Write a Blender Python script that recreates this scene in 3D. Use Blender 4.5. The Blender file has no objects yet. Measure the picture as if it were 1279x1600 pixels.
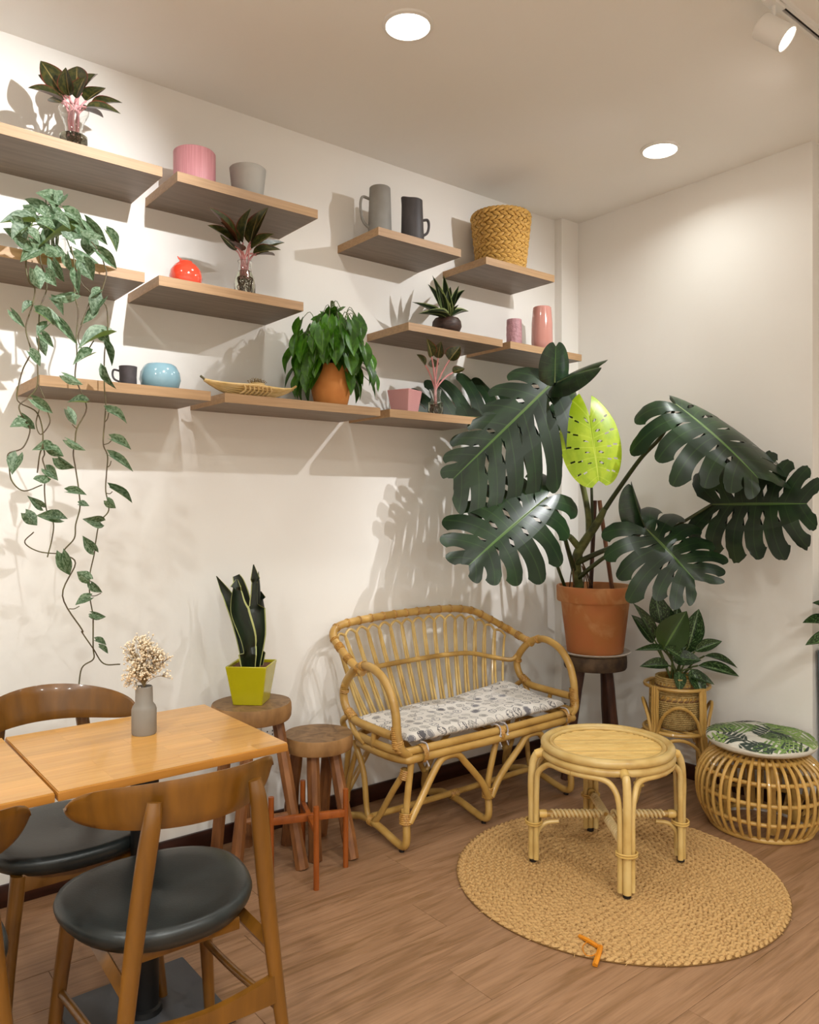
import bpy, bmesh, math, random
from mathutils import Vector, Matrix, Quaternion
R = math.radians
PI = math.pi
V = Vector
rnd = random.Random(7)
scn = bpy.context.scene
COL = scn.collection

# ------------------------------------------------------------------ camera
F_PX, CX, HORIZON, EYE, YAW = 1228.0, 640.0, 792.0, 1.35, R(51.3)
FWD = V((math.cos(YAW), math.sin(YAW), 0)); RGT = V((math.sin(YAW), -math.cos(YAW), 0))
cam_d = bpy.data.cameras.new('camera'); cam = bpy.data.objects.new('camera', cam_d); COL.objects.link(cam)
cam.location = (0, 0, EYE); cam.rotation_euler = (PI/2, 0, YAW - PI/2)
cam_d.sensor_fit = 'HORIZONTAL'; cam_d.sensor_width = 36; cam_d.lens = F_PX*36/1279
cam_d.shift_y = -(800 - HORIZON)/1279; cam_d.shift_x = (639.5 - CX)/1279
cam_d.clip_start = .05
scn.camera = cam

# ------------------------------------------------------------------ room size, light, exposure
YW, XW, ZC = 2.93, 3.53, 2.955          # shelf wall, right wall, ceiling
X0, Y0 = -2.6, -2.4                     # walls behind the camera
NOOK_Y, NOOK_X = 1.585, 4.05            # the right wall steps back here
scn.view_settings.view_transform = 'Standard'; scn.view_settings.look = 'None'
scn.view_settings.exposure = 0.0; scn.view_settings.gamma = 1.0
scn.view_settings.use_curve_mapping = False
world = bpy.data.worlds.new('world'); scn.world = world; world.use_nodes = True
world.node_tree.nodes['Background'].inputs[0].default_value = (.9, .85, .78, 1)
world.node_tree.nodes['Background'].inputs[1].default_value = .05
SPOT_COL = (.97, .985, 1.0)
DOWN_COL = (.95, 1.0, .975)
DOWN_W, SPOT_W = 5.4, 24.0
TRACK_Y = 1.21
# x on the track, aim point, power factor
SPOTS = [(1.11, (.44, 2.93, 2.16), 1.6, 40), (2.43, (2.43+.247, 1.21-.648, 2.235), .12, 40), (2.93, (2.50, 2.93, 1.76), .66, 56), (-.55, (.15, 2.93, 1.0), .22, 46), (3.30, (2.74, 2.93, 1.12), 1.25, 28)]
DOWNS = [(1.63, 2.045, .75), (3.08, 2.05, .7), (.18, 2.045, .8), (.18, .45, 1.3), (1.63, .45, .7), (3.08, .45, .4), (-1.3, .45, 7), (-1.3, -1.15, 9), (.18, -1.15, 9), (1.63, -1.15, 6)]   # x, y, relative power; the strongest ones are unseen, added for ambient fill

# ------------------------------------------------------------------ helpers
def srgb(h):
    h = h.lstrip('#'); c = [int(h[i:i+2], 16)/255 for i in (0, 2, 4)]
    return tuple(x/12.92 if x <= .04045 else ((x+.055)/1.055)**2.4 for x in c) + (1,)
def pix(px, py, dep):                    # a photo pixel at a distance along the camera axis
    return V((0, 0, EYE)) + (FWD + RGT*((px-CX)/F_PX) + V((0, 0, -(py-HORIZON)/F_PX)))*dep
def ray(px, py): return FWD + RGT*((px-CX)/F_PX) + V((0, 0, -(py-HORIZON)/F_PX))
def pix_y(px, py, y):
    d = ray(px, py); return V((0, 0, EYE)) + d*(y/d.y)
def pix_z(px, py, z):
    d = ray(px, py); return V((0, 0, EYE)) + d*((z-EYE)/d.z)
ORG = {}
def org(o): return ORG.get(o.name, V((0, 0, 0))) if o else V((0, 0, 0))
def tag(o, label=None, cat=None, group=None, kind=None):
    if label: o['label'] = label
    if cat: o['category'] = cat
    if group: o['group'] = group
    if kind: o['kind'] = kind
    return o
def thing(name, label, cat, loc=(0, 0, 0), rz=0, group=None):
    o = bpy.data.objects.new(name, None); o.empty_display_size = .05; COL.objects.link(o)
    o.location = loc; o.rotation_euler = (0, 0, rz); ORG[o.name] = V(loc)
    return tag(o, label, cat, group)
def link(name, me, parent=None, loc=None, rot=None, kind=None):
    o = bpy.data.objects.new(name, me); COL.objects.link(o)
    if parent: o.parent = parent
    if loc is not None: o.location = loc
    if rot is not None: o.rotation_euler = rot
    ORG[o.name] = org(parent)
    if kind: o['kind'] = kind
    return o
def clone(src, parent=None):
    c = src.copy(); COL.objects.link(c); c.parent = parent
    for ch in list(src.children): clone(ch, c)
    return c

def spline(pts, n=8, closed=False):      # Catmull-Rom
    P = [V(p) for p in pts]; out = []; m = len(P)
    if m < 3 and not closed: 
        return [P[0].lerp(P[-1], i/n) for i in range(n+1)]
    segs = m if closed else m-1
    for i in range(segs):
        if closed: a, b, c, d = P[(i-1) % m], P[i], P[(i+1) % m], P[(i+2) % m]
        else:
            b, c = P[i], P[i+1]; a = P[i-1] if i else b*2-c; d = P[i+2] if i+2 < m else c*2-b
        for k in range(n):
            t = k/n
            out.append(.5*((2*b) + (c-a)*t + (2*a-5*b+4*c-d)*t*t + (3*b-a-3*c+d)*t**3))
    if not closed: out.append(P[-1])
    return out

class MB:
    def __init__(s): s.v = []; s.f = []; s.uv = []; s.sm = []
    def add(s, vs, fs, smooth=False, uvs=None):
        b = len(s.v); s.v += [V(p) for p in vs]
        for i, f in enumerate(fs):
            s.f.append([b+k for k in f]); s.sm.append(smooth); s.uv.append(uvs[i] if uvs else None)
        return s
    def box(s, c, d, rz=0, bev=0, m=None):
        c = V(c); hx, hy, hz = d[0]/2, d[1]/2, d[2]/2
        if bev:
            bm = bmesh.new(); bmesh.ops.create_cube(bm, size=1)
            for v in bm.verts: v.co = V((v.co.x*d[0], v.co.y*d[1], v.co.z*d[2]))
            bmesh.ops.bevel(bm, geom=bm.edges[:], offset=bev, segments=2, profile=.5, affect='EDGES')
            bm.verts.index_update(); vs = [v.co.copy() for v in bm.verts]; fs = [[v.index for v in f.verts] for f in bm.faces]; bm.free()
        else:
            vs = [V((x*hx, y*hy, z*hz)) for z in (-1, 1) for y in (-1, 1) for x in (-1, 1)]
            fs = [(0, 2, 3, 1), (4, 5, 7, 6), (0, 1, 5, 4), (2, 6, 7, 3), (0, 4, 6, 2), (1, 3, 7, 5)]
        M = m if m is not None else Matrix.Rotation(rz, 3, 'Z')
        return s.add([c + M @ p for p in vs], fs)
    def tube(s, pts, r, n=8, closed=False, cap=True, flat=1.0, up=None):
        P = [V(p) for p in pts]; m = len(P)
        rad = [r(i/(m-1)) for i in range(m)] if callable(r) else (list(r) if isinstance(r, (list, tuple)) else [r]*m)
        T = []
        for i in range(m):
            if closed: t = P[(i+1) % m]-P[(i-1) % m]
            else: t = P[min(i+1, m-1)]-P[max(i-1, 0)]
            T.append(t.normalized() if t.length > 1e-9 else V((0, 0, 1)))
        u = V(up) if up is not None else (V((0, 0, 1)) if abs(T[0].z) < .9 else V((1, 0, 0)))
        N = (u - T[0]*u.dot(T[0])).normalized(); vs = []
        for i in range(m):
            if i:
                N = N - T[i]*N.dot(T[i])
                N = N.normalized() if N.length > 1e-6 else T[i].orthogonal().normalized()
            B = T[i].cross(N)
            for k in range(n):
                a = 2*PI*k/n; vs.append(P[i] + (N*math.cos(a) + B*math.sin(a)*flat)*rad[i])
        fs = []
        for i in range(m if closed else m-1):
            j = (i+1) % m
            for k in range(n): fs.append((i*n+k, i*n+(k+1) % n, j*n+(k+1) % n, j*n+k))
        if cap and not closed: fs += [tuple(range(n-1, -1, -1)), tuple((m-1)*n+k for k in range(n))]
        return s.add(vs, fs, True)
    def lathe(s, prof, n=32, c=(0, 0, 0), cap=(False, False), sx=1, sy=1):
        c = V(c); m = len(prof); vs = []
        for r, z in prof:
            for k in range(n):
                a = 2*PI*k/n; vs.append(c + V((r*math.cos(a)*sx, r*math.sin(a)*sy, z)))
        fs = []; uvs = []
        for i in range(m-1):
            for k in range(n):
                fs.append((i*n+k, i*n+(k+1) % n, (i+1)*n+(k+1) % n, (i+1)*n+k))
                uvs.append([(k/n, i/(m-1)), ((k+1)/n, i/(m-1)), ((k+1)/n, (i+1)/(m-1)), (k/n, (i+1)/(m-1))])
        if cap[0]: fs.append(tuple(range(n-1, -1, -1))); uvs.append([(0, 0)]*n)
        if cap[1]: fs.append(tuple((m-1)*n+k for k in range(n))); uvs.append([(0, 0)]*n)
        return s.add(vs, fs, True, uvs)
    def prism(s, poly, h, z=0):          # polygon in xy extruded up
        n = len(poly); vs = [V((x, y, z)) for x, y in poly] + [V((x, y, z+h)) for x, y in poly]
        fs = [tuple(range(n-1, -1, -1)), tuple(range(n, 2*n))] + [(i, (i+1) % n, n+(i+1) % n, n+i) for i in range(n)]
        return s.add(vs, fs)
    def xf(s, M):
        s.v = [M @ p for p in s.v]; return s
    def mesh(s, name, mat, off=V((0, 0, 0)), sub=0, solid=0, sharp=None):
        me = bpy.data.meshes.new(name); me.from_pydata([p-off for p in s.v], [], s.f)
        if any(u for u in s.uv):
            L = me.uv_layers.new(name='UVMap').data; i = 0
            for u, f in zip(s.uv, s.f):
                for k in range(len(f)):
                    L[i].uv = u[k] if u else (0, 0); i += 1
        me.polygons.foreach_set('use_smooth', s.sm); me.materials.append(mat)
        if sharp: me.set_sharp_from_angle(angle=R(sharp))
        me.update(); return me
    def build(s, name, mat, parent=None, world=False, kind=None, sharp=40, sub=0):
        off = org(parent) if world and parent else V((0, 0, 0))
        o = link(name, s.mesh(name, mat, off, sharp=sharp), parent, kind=kind)
        if sub:
            md = o.modifiers.new('sub', 'SUBSURF'); md.levels = sub; md.render_levels = sub
        return o

# ------------------------------------------------------------------ procedural materials
def mat(name, c1, c2=None, rough=.5, scale=8, stretch=(1, 1, 1), bump=0, bscale=None, coord='Object', vary=0, metal=0,
        coat=0, detail=4, dist=0, lo=.35, hi=.65, trans=0, spec=.5, subs=0, sheen=0, c3=None):
    m = bpy.data.materials.new(name); m.use_nodes = True; nt = m.node_tree; N = nt.nodes; L = nt.links
    p = N['Principled BSDF']; p.inputs['Roughness'].default_value = rough; p.inputs['Metallic'].default_value = metal
    p.inputs['Specular IOR Level'].default_value = spec
    if coat: p.inputs['Coat Weight'].default_value = coat; p.inputs['Coat Roughness'].default_value = .08
    if trans: p.inputs['Transmission Weight'].default_value = trans
    if sheen: p.inputs['Sheen Weight'].default_value = sheen
    a = srgb(c1); p.inputs['Base Color'].default_value = a
    tc = N.new('ShaderNodeTexCoord'); mp = N.new('ShaderNodeMapping'); L.new(tc.outputs[coord], mp.inputs[0]); mp.inputs['Scale'].default_value = stretch
    if vary or coord == 'Object':
        oi = N.new('ShaderNodeObjectInfo'); mu = N.new('ShaderNodeMath'); mu.operation = 'MULTIPLY'; mu.inputs[1].default_value = 37.0
        L.new(oi.outputs['Random'], mu.inputs[0]); L.new(mu.outputs[0], mp.inputs['Location'])
    nz = N.new('ShaderNodeTexNoise'); nz.inputs['Scale'].default_value = scale; nz.inputs['Detail'].default_value = detail; nz.inputs['Distortion'].default_value = dist
    L.new(mp.outputs[0], nz.inputs['Vector'])
    out = None
    if c2:
        rp = N.new('ShaderNodeValToRGB'); e = rp.color_ramp.elements
        e[0].position = lo; e[0].color = a; e[1].position = hi; e[1].color = srgb(c2)
        if c3:
            q = e.new((lo+hi)/2); q.color = srgb(c3)
        L.new(nz.outputs[0], rp.inputs[0]); out = rp.outputs[0]
    if vary:
        hs = N.new('ShaderNodeHueSaturation')
        mr = N.new('ShaderNodeMapRange'); mr.inputs['To Min'].default_value = 1-vary; mr.inputs['To Max'].default_value = 1+vary
        L.new(oi.outputs['Random'], mr.inputs['Value']); L.new(mr.outputs[0], hs.inputs['Value'])
        if out: L.new(out, hs.inputs['Color'])
        else: hs.inputs['Color'].default_value = a
        out = hs.outputs[0]
    if out: L.new(out, p.inputs['Base Color'])
    if bump:
        b = N.new('ShaderNodeBump'); b.inputs['Strength'].default_value = bump; b.inputs['Distance'].default_value = .01
        if bscale:
            n2 = N.new('ShaderNodeTexNoise'); n2.inputs['Scale'].default_value = bscale; n2.inputs['Detail'].default_value = 3
            L.new(mp.outputs[0], n2.inputs['Vector']); L.new(n2.outputs[0], b.inputs['Height'])
        else: L.new(nz.outputs[0], b.inputs['Height'])
        L.new(b.outputs[0], p.inputs['Normal'])
    return m
def emit(name, c, s):
    m = bpy.data.materials.new(name); m.use_nodes = True; N = m.node_tree.nodes
    p = N['Principled BSDF']; p.inputs['Base Color'].default_value = srgb(c)
    p.inputs['Emission Color'].default_value = srgb(c); p.inputs['Emission Strength'].default_value = s
    return m
def leafmat(name, base, vein, edge=None, edge_w=.1, mottle=None, mscale=14, mlo=.45, mhi=.6, rough=.35, transl=.25, vein_w=.035, vary=.12, ribs=0, rib_amt=.25, underside=None, rib_slope=.9, rib_cut=.93):
    """UV: x across the blade (0..1), y along it; midrib, rim, mottling belong to the leaf itself"""
    m = bpy.data.materials.new(name); m.use_nodes = True; nt = m.node_tree; N = nt.nodes; L = nt.links
    p = N['Principled BSDF']; p.inputs['Roughness'].default_value = rough
    uv = N.new('ShaderNodeUVMap'); sp = N.new('ShaderNodeSeparateXYZ'); L.new(uv.outputs[0], sp.inputs[0])
    def math_(op, a, b=None):
        n = N.new('ShaderNodeMath'); n.operation = op
        for i, x in enumerate((a, b)):
            if x is None: continue
            if isinstance(x, (int, float)): n.inputs[i].default_value = x
            else: L.new(x, n.inputs[i])
        return n.outputs[0]
    def mix(fac, a, b):
        n = N.new('ShaderNodeMix'); n.data_type = 'RGBA'
        if isinstance(fac, (int, float)): n.inputs[0].default_value = fac
        else: L.new(fac, n.inputs[0])
        for s_, x in ((n.inputs[6], a), (n.inputs[7], b)):
            if isinstance(x, tuple): s_.default_value = x
            else: L.new(x, s_)
        return n.outputs[2]
    off = math_('ABSOLUTE', math_('SUBTRACT', sp.outputs[0], .5))
    tc = N.new('ShaderNodeTexCoord'); oi = N.new('ShaderNodeObjectInfo')
    ad = N.new('ShaderNodeVectorMath'); ad.operation = 'ADD'; L.new(uv.outputs[0], ad.inputs[0])
    sc = math_('MULTIPLY', oi.outputs['Random'], 31.0); L.new(sc, ad.inputs[1])
    nz = N.new('ShaderNodeTexNoise'); nz.inputs['Scale'].default_value = mscale; nz.inputs['Detail'].default_value = 5; L.new(ad.outputs[0], nz.inputs['Vector'])
    col = srgb(base)
    if mottle:
        rp = N.new('ShaderNodeMapRange'); rp.inputs['From Min'].default_value = mlo; rp.inputs['From Max'].default_value = mhi; L.new(nz.outputs[0], rp.inputs['Value'])
        col = mix(rp.outputs[0], col, srgb(mottle))
    if ribs:
        w = math_('SINE', math_('MULTIPLY', math_('SUBTRACT', sp.outputs[1], math_('MULTIPLY', off, rib_slope)), ribs))
        w = math_('MULTIPLY', math_('GREATER_THAN', w, rib_cut), rib_amt)
        col = mix(w, col, srgb(vein))
    if vein:
        fac = math_('LESS_THAN', off, vein_w); col = mix(fac, col, srgb(vein))
    if edge:
        fac = math_('GREATER_THAN', off, .5-edge_w); col = mix(fac, col, srgb(edge))
    hs = N.new('ShaderNodeHueSaturation'); mr = N.new('ShaderNodeMapRange'); mr.inputs['To Min'].default_value = 1-vary; mr.inputs['To Max'].default_value = 1+vary
    L.new(oi.outputs['Random'], mr.inputs['Value']); L.new(mr.outputs[0], hs.inputs['Value'])
    if isinstance(col, tuple): hs.inputs['Color'].default_value = col
    else: L.new(col, hs.inputs['Color'])
    col = hs.outputs[0]
    if underside:
        ge = N.new('ShaderNodeNewGeometry'); col = mix(ge.outputs['Backfacing'], col, srgb(underside))
    L.new(col, p.inputs['Base Color'])
    b = N.new('ShaderNodeBump'); b.inputs['Strength'].default_value = .15; b.inputs['Distance'].default_value = .004; L.new(nz.outputs[0], b.inputs['Height']); L.new(b.outputs[0], p.inputs['Normal'])
    if transl:
        t = N.new('ShaderNodeBsdfTranslucent'); L.new(col, t.inputs[0]); ms = N.new('ShaderNodeMixShader'); ms.inputs[0].default_value = transl
        L.new(p.outputs[0], ms.inputs[1]); L.new(t.outputs[0], ms.inputs[2]); L.new(ms.outputs[0], N['Material Output'].inputs[0])
    return m

M = {}
M['wall'] = mat('wall_paint', '#f0ede7', '#eeeae4', rough=.75, scale=2, bump=.03, bscale=60)
M['ceiling'] = mat('ceiling_paint', '#f5f2ec', rough=.85)
M['baseboard'] = mat('baseboard_wood', '#2a110b', '#3a1a10', rough=.35, scale=6, stretch=(1, 8, 8))
M['shelf'] = mat('shelf_laminate', '#8c7c6c', '#76685b', rough=.5, scale=5, stretch=(1, 10, 20), vary=.04, bump=.04, lo=.3, hi=.7)
M['shelf_edge'] = mat('shelf_edge_oak', '#b08d66', '#9c7a55', rough=.5, scale=6, stretch=(1, 10, 24), vary=.04, lo=.3, hi=.7)
M['rattan'] = mat('rattan_cane', '#cba35c', '#a27a3c', rough=.38, scale=9, vary=.10, lo=.35, hi=.75, coat=.15, c3='#be944c')
M['rattan_pale'] = mat('rattan_cane_pale', '#dabc7c', '#b99352', rough=.36, scale=10, vary=.08, lo=.35, hi=.75, coat=.2, c3='#d0ae6a')
M['wrap'] = mat('cane_binding', '#c99a4e', '#9c6c2c', rough=.45, scale=160, stretch=(1, 1, 1), vary=.1, bump=.2)
M['foot'] = mat('black_rubber', '#140d0a', rough=.6)
M['walnut'] = mat('chair_wood', '#7a4e14', '#5c390c', rough=.32, scale=5, stretch=(6, 6, 1), coat=.25, vary=.05, lo=.3, hi=.75)
M['leather'] = mat('black_leather', '#1d2120', '#262a29', rough=.36, scale=12, bump=.05, bscale=220, spec=.55)
M['stave'] = mat('table_rubberwood', '#d7a052', '#c4893d', rough=.28, scale=5, stretch=(1, 14, 6), vary=.10, coat=.3, lo=.3, hi=.75)
M['tablecore'] = mat('table_core', '#b5792f', '#a56c28', rough=.35, scale=6, stretch=(1, 10, 6))
M['blackmetal'] = mat('black_metal', '#0d0d0e', rough=.45, spec=.4)
M['greymetal'] = mat('grey_steel_plate', '#3c3d40', '#45464a', rough=.5, scale=4)
M['slabtop'] = mat('log_slab_top', '#8b6a45', '#6a4c2e', rough=.55, scale=14, dist=2.0, c3='#80603d', bump=.08)
M['bark'] = mat('log_slab_side', '#a3794a', '#6d4a28', rough=.7, scale=10, stretch=(1, 1, .5), bump=.35, c3='#8c6539')
M['log_leg'] = mat('peeled_log', '#8f5c30', '#6a3f1e', rough=.55, scale=7, stretch=(5, 5, .8), vary=.1, bump=.15)
M['bark_dark'] = mat('dark_log_side', '#5c4630', '#33241a', rough=.75, scale=16, bump=.3, c3='#4a3724')
M['gap'] = mat('dark_cane_backing', '#4a2f10', rough=.8)
M['dark_leg'] = mat('dark_log', '#4a2817', '#33190e', rough=.5, scale=7, stretch=(5, 5, .8), vary=.1)
M['orange_wood'] = mat('orange_stained_wood', '#a5561b', '#8a4412', rough=.35, scale=6, stretch=(5, 5, 1), coat=.2)
M['terracotta'] = mat('terracotta', '#c07836', '#b0682a', rough=.75, scale=5, c3='#c5803f', bump=.04)
M['terracotta_big'] = mat('weathered_terracotta', '#b9703f', '#c9925f', rough=.7, scale=6, c3='#b5733f', bump=.05, dist=.6)
M['soil'] = mat('soil', '#2a1a10', '#4a3220', rough=.95, scale=120, bump=.6)
M['pebble'] = mat('clay_granules', '#7a4f33', '#5a3823', rough=.9, scale=160, bump=.8)
M['saucer'] = mat('white_saucer', '#cfc7bd', rough=.45)
M['white'] = mat('white_plastic', '#e9e6e0', rough=.4)
M['dark'] = mat('dark_slot', '#1b1916', rough=.7)
M['pink_rib'] = mat('pink_ceramic_ribbed', '#d99aa0', '#c9868c', rough=.45, scale=40, stretch=(8, 8, .2))
M['grey_pot'] = mat('pale_grey_ceramic', '#b5b2ac', '#a9a6a1', rough=.6, scale=10)
M['grey_jug'] = mat('grey_stoneware', '#96938d', '#8b8882', rough=.65, scale=14)
M['char'] = mat('charcoal_stoneware', '#3f3b3c', '#4a4546', rough=.55, scale=20, stretch=(3, 3, .6))
M['char2'] = mat('charcoal_clay', '#40393a', '#4a4244', rough=.65, scale=40)
M['red'] = mat('coral_glaze', '#e0442c', '#e8523a', rough=.12, scale=4, coat=.5)
M['blue'] = mat('pale_blue_glaze', '#85aab8', '#8fb2be', rough=.15, scale=4, coat=.4)
M['mauve'] = mat('mauve_ceramic', '#b8888e', '#a87a80', rough=.5, scale=60, bump=.6, bscale=70)
M['pink'] = mat('pink_glaze', '#cf9488', '#c98c80', rough=.1, scale=3, coat=.5)
M['pink_sq'] = mat('pink_matte', '#d29a98', '#c98f8e', rough=.55, scale=4)
M['coco'] = mat('coconut_shell', '#2b1a14', '#452d22', rough=.5, scale=30, stretch=(1, 1, 3), bump=.2)
M['yellow'] = mat('lime_yellow_glaze', '#b5ab12', '#aaa010', rough=.25, scale=4, coat=.3)
M['greyvase'] = mat('grey_clay_vase', '#8f8980', '#847d74', rough=.6, scale=6)
M['straw'] = mat('water_hyacinth', '#bd9145', '#a0742f', rough=.6, scale=70, vary=.05, c3='#c89d50')
M['jute'] = mat('seagrass_braid', '#bb9159', '#9c7341', rough=.75, scale=110, c3='#c49c64')
M['bamboo'] = mat('split_bamboo', '#e0c088', '#cba664', rough=.5, scale=12, stretch=(1, 8, 8), vary=.1)
M['slat'] = mat('cane_slat', '#dcb86c', '#d0a75a', rough=.4, scale=14, vary=.13, coat=.1)
M['orange'] = mat('orange_ribbon', '#d8860f', '#c97708', rough=.6, scale=20)
M['tie'] = mat('white_cord', '#dcd5cf', '#8f8a95', rough=.8, scale=60)
M['stem'] = mat('green_stem', '#5c6a36', '#47532a', rough=.5, scale=20)
M['vine'] = mat('brown_vine', '#4c3a26', '#5f5a34', rough=.6, scale=20)
M['pinkstem'] = mat('pink_stem', '#d99a9e', '#c98a86', rough=.45, scale=20)
M['trunk'] = mat('monstera_stem', '#54572c', '#3a3f20', rough=.55, scale=14, c3='#666a3a', bump=.2)
M['petiole'] = mat('monstera_petiole', '#39431f', '#2b3016', rough=.45, scale=10)
M['stake'] = mat('wood_stake', '#6f4228', '#7d5236', rough=.6, scale=8, stretch=(4, 4, 1))
M['root'] = mat('roots', '#6b4a2a', '#3c2a18', rough=.7, scale=40)
M['twig'] = mat('dry_twig', '#8d7650', rough=.8)
M['blossom'] = mat('dry_blossom', '#f4e8d2', '#e6cda8', rough=.8, scale=80)
M['planter'] = mat('blue_grey_planter', '#5f6d74', '#566369', rough=.45, scale=5)
def glassmat():
    m = bpy.data.materials.new('clear_glass'); m.use_nodes = True; p = m.node_tree.nodes['Principled BSDF']
    p.inputs['Base Color'].default_value = (.97, .98, .97, 1); p.inputs['Roughness'].default_value = .02; p.inputs['Transmission Weight'].default_value = 1; p.inputs['IOR'].default_value = 1.45
    return m
M['glass'] = glassmat()
M['water'] = mat('water', '#e8ead8', rough=.0, trans=1); M['water'].node_tree.nodes['Principled BSDF'].inputs['IOR'].default_value = 1.33
M['lampface'] = emit('lamp_face', '#fff4e6', 14)
M['lampface_spot'] = emit('spot_lens', '#fff6ee', 30)
M['monstera'] = leafmat('monstera_leaf', '#172816', '#4f6d33', mottle='#21371c', mscale=5, rough=.31, transl=.12, vein_w=.012, vary=.15, ribs=2*PI*7, rib_slope=0, rib_amt=.2, rib_cut=.985)
M['monstera_lime'] = leafmat('monstera_young_leaf', '#9db81c', '#c9d94f', mottle='#b3c82a', mscale=5, rough=.35, transl=.45, vein_w=.015, vary=.03, ribs=2*PI*7, rib_slope=0, rib_amt=.5, rib_cut=.97)
M['pothos'] = leafmat('silver_vine_leaf', '#405c38', '#33502c', mottle='#84997c', mscale=8, mlo=.40, mhi=.62, rough=.5, transl=.25, vein_w=.02, vary=.15, underside='#7f9a4a')
M['phil'] = leafmat('heartleaf', '#376415', '#6a9636', mottle='#4f8320', mscale=4, rough=.3, transl=.28, vein_w=.02, vary=.35)
M['aglao_red'] = leafmat('red_rim_leaf', '#2c3318', '#8a7a4a', edge='#6a2f22', edge_w=.05, mottle='#4c4a22', mscale=7, rough=.3, transl=.15, vein_w=.03, vary=.15, underside='#5a3a26')
M['aglao'] = leafmat('mottled_leaf', '#1f3316', '#6f8a55', edge='#22381a', edge_w=.06, mottle='#5d7a4a', mscale=16, mlo=.5, mhi=.62, rough=.33, transl=.2, vein_w=.025, vary=.2)
M['aglao_plain'] = leafmat('plain_green_leaf', '#2d4a10', '#5c8032', rough=.3, transl=.25, vein_w=.03)
M['snake'] = leafmat('snake_leaf', '#131c10', None, edge='#b9bd7a', edge_w=.07, mottle='#1c2a18', mscale=6, rough=.35, transl=.05, vary=.1)
M['snake2'] = leafmat('dwarf_snake_leaf', '#18240f', None, edge='#96a468', edge_w=.1, mottle='#243617', mscale=8, rough=.4, transl=.05, vary=.15)
# ------------------------------------------------------------------ the room
def struct(name, mb, m, parent=None, sharp=40):
    o = mb.build(name, m, parent, sharp=sharp); o['kind'] = 'structure'; return o
def span(a, b): return [(a[i]+b[i])/2 for i in range(3)], [abs(b[i]-a[i]) for i in range(3)]
def bx(mb, a, b, bev=0): c, d = span(a, b); return mb.box(c, d, bev=bev)
M['plank'] = mat('oak_vinyl_plank', '#a37c5c', '#83603f', rough=.42, scale=2.6, stretch=(.9, 9, 1), dist=1.6, detail=7, c3='#987253', vary=.045, lo=.33, hi=.70, bump=.06, spec=.4)
nodes = M['plank'].node_tree.nodes; lk = M['plank'].node_tree.links     # thin dark pores along the grain
tc = nodes['Texture Coordinate']; mp2 = nodes.new('ShaderNodeMapping'); mp2.inputs['Scale'].default_value = (4, 110, 1); lk.new(tc.outputs['Object'], mp2.inputs[0])
lk.new([n for n in nodes if n.bl_idname == 'ShaderNodeMath'][0].outputs[0], mp2.inputs['Location'])
n2 = nodes.new('ShaderNodeTexNoise'); n2.inputs['Scale'].default_value = 1.5; n2.inputs['Detail'].default_value = 5; n2.inputs['Distortion'].default_value = .8; lk.new(mp2.outputs[0], n2.inputs['Vector'])
r2 = nodes.new('ShaderNodeMapRange'); r2.inputs['From Min'].default_value = .35; r2.inputs['From Max'].default_value = .6; r2.inputs['To Min'].default_value = .86; r2.inputs['To Max'].default_value = 1.04; lk.new(n2.outputs[0], r2.inputs['Value'])
hs2 = nodes.new('ShaderNodeHueSaturation'); pb = nodes['Principled BSDF']; src = pb.inputs['Base Color'].links[0].from_socket
lk.new(src, hs2.inputs['Color']); lk.new(r2.outputs[0], hs2.inputs['Value']); lk.new(hs2.outputs[0], pb.inputs['Base Color'])

floor = struct('floor', bx(MB(), (X0-.1, Y0-.1, -.06), (NOOK_X+.1, YW+.1, -.012)), mat('subfloor', '#3a2a1e', rough=.8))
PW, PL = .18, 1.22
me_plank = MB().box((0, 0, -.006), (PL-.0012, PW-.0012, .012), bev=.0012).mesh('plank', M['plank'])
row = 0; y = YW - PW/2 + .05
while y > -1.2:
    x = -1.6 + (row*.437 % 1)*PL*1.0 - PL
    while x < XW + PL/2:
        xe = XW if y > NOOK_Y - PW else NOOK_X
        if x + PL/2 > -.6 and x - PL/2 < xe:
            link('plank', me_plank, floor, loc=(x, y, 0))
        x += PL
    row += 1; y -= PW
back_floor = MB(); bx(back_floor, (X0, Y0, -.012), (NOOK_X, y + PW/2, -.0005)); bx(back_floor, (X0, y + PW/2, -.012), (-1.25, YW, -.002))
o = back_floor.build('plank_area', M['plank'], floor, kind='stuff')

wl = MB(); bx(wl, (X0-.1, YW, 0), (NOOK_X+.1, YW+.12, ZC)); struct('wall_left', wl, M['wall'])
wr = MB(); bx(wr, (XW, NOOK_Y, 0), (NOOK_X+.1, YW, ZC)); struct('wall_right', wr, M['wall'])
wn = MB(); bx(wn, (NOOK_X, Y0-.1, 0), (NOOK_X+.1, NOOK_Y, ZC)); struct('wall_far_right', wn, M['wall'])
wb = MB(); bx(wb, (X0-.1, Y0-.1, 0), (NOOK_X, Y0, ZC)); struct('wall_back', wb, M['wall'])
ws = MB(); bx(ws, (X0-.1, Y0, 0), (X0, YW, ZC)); struct('wall_side', ws, M['wall'])
cl = MB(); bx(cl, (X0-.1, Y0-.1, ZC), (NOOK_X+.1, YW+.12, ZC+.1)); struct('ceiling', cl, M['ceiling'])
tr = MB(); bx(tr, (3.388, YW-.05, 0), (XW, YW, ZC)); struct('trim_1', tr, M['wall'])
BH = .075
b1 = MB(); bx(b1, (X0, YW-.013, 0), (3.388, YW, BH), bev=.002); bx(b1, (3.375, YW-.063, 0), (XW-.013, YW-.05, BH), bev=.002); struct('baseboard_left', b1, M['baseboard'])
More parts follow.
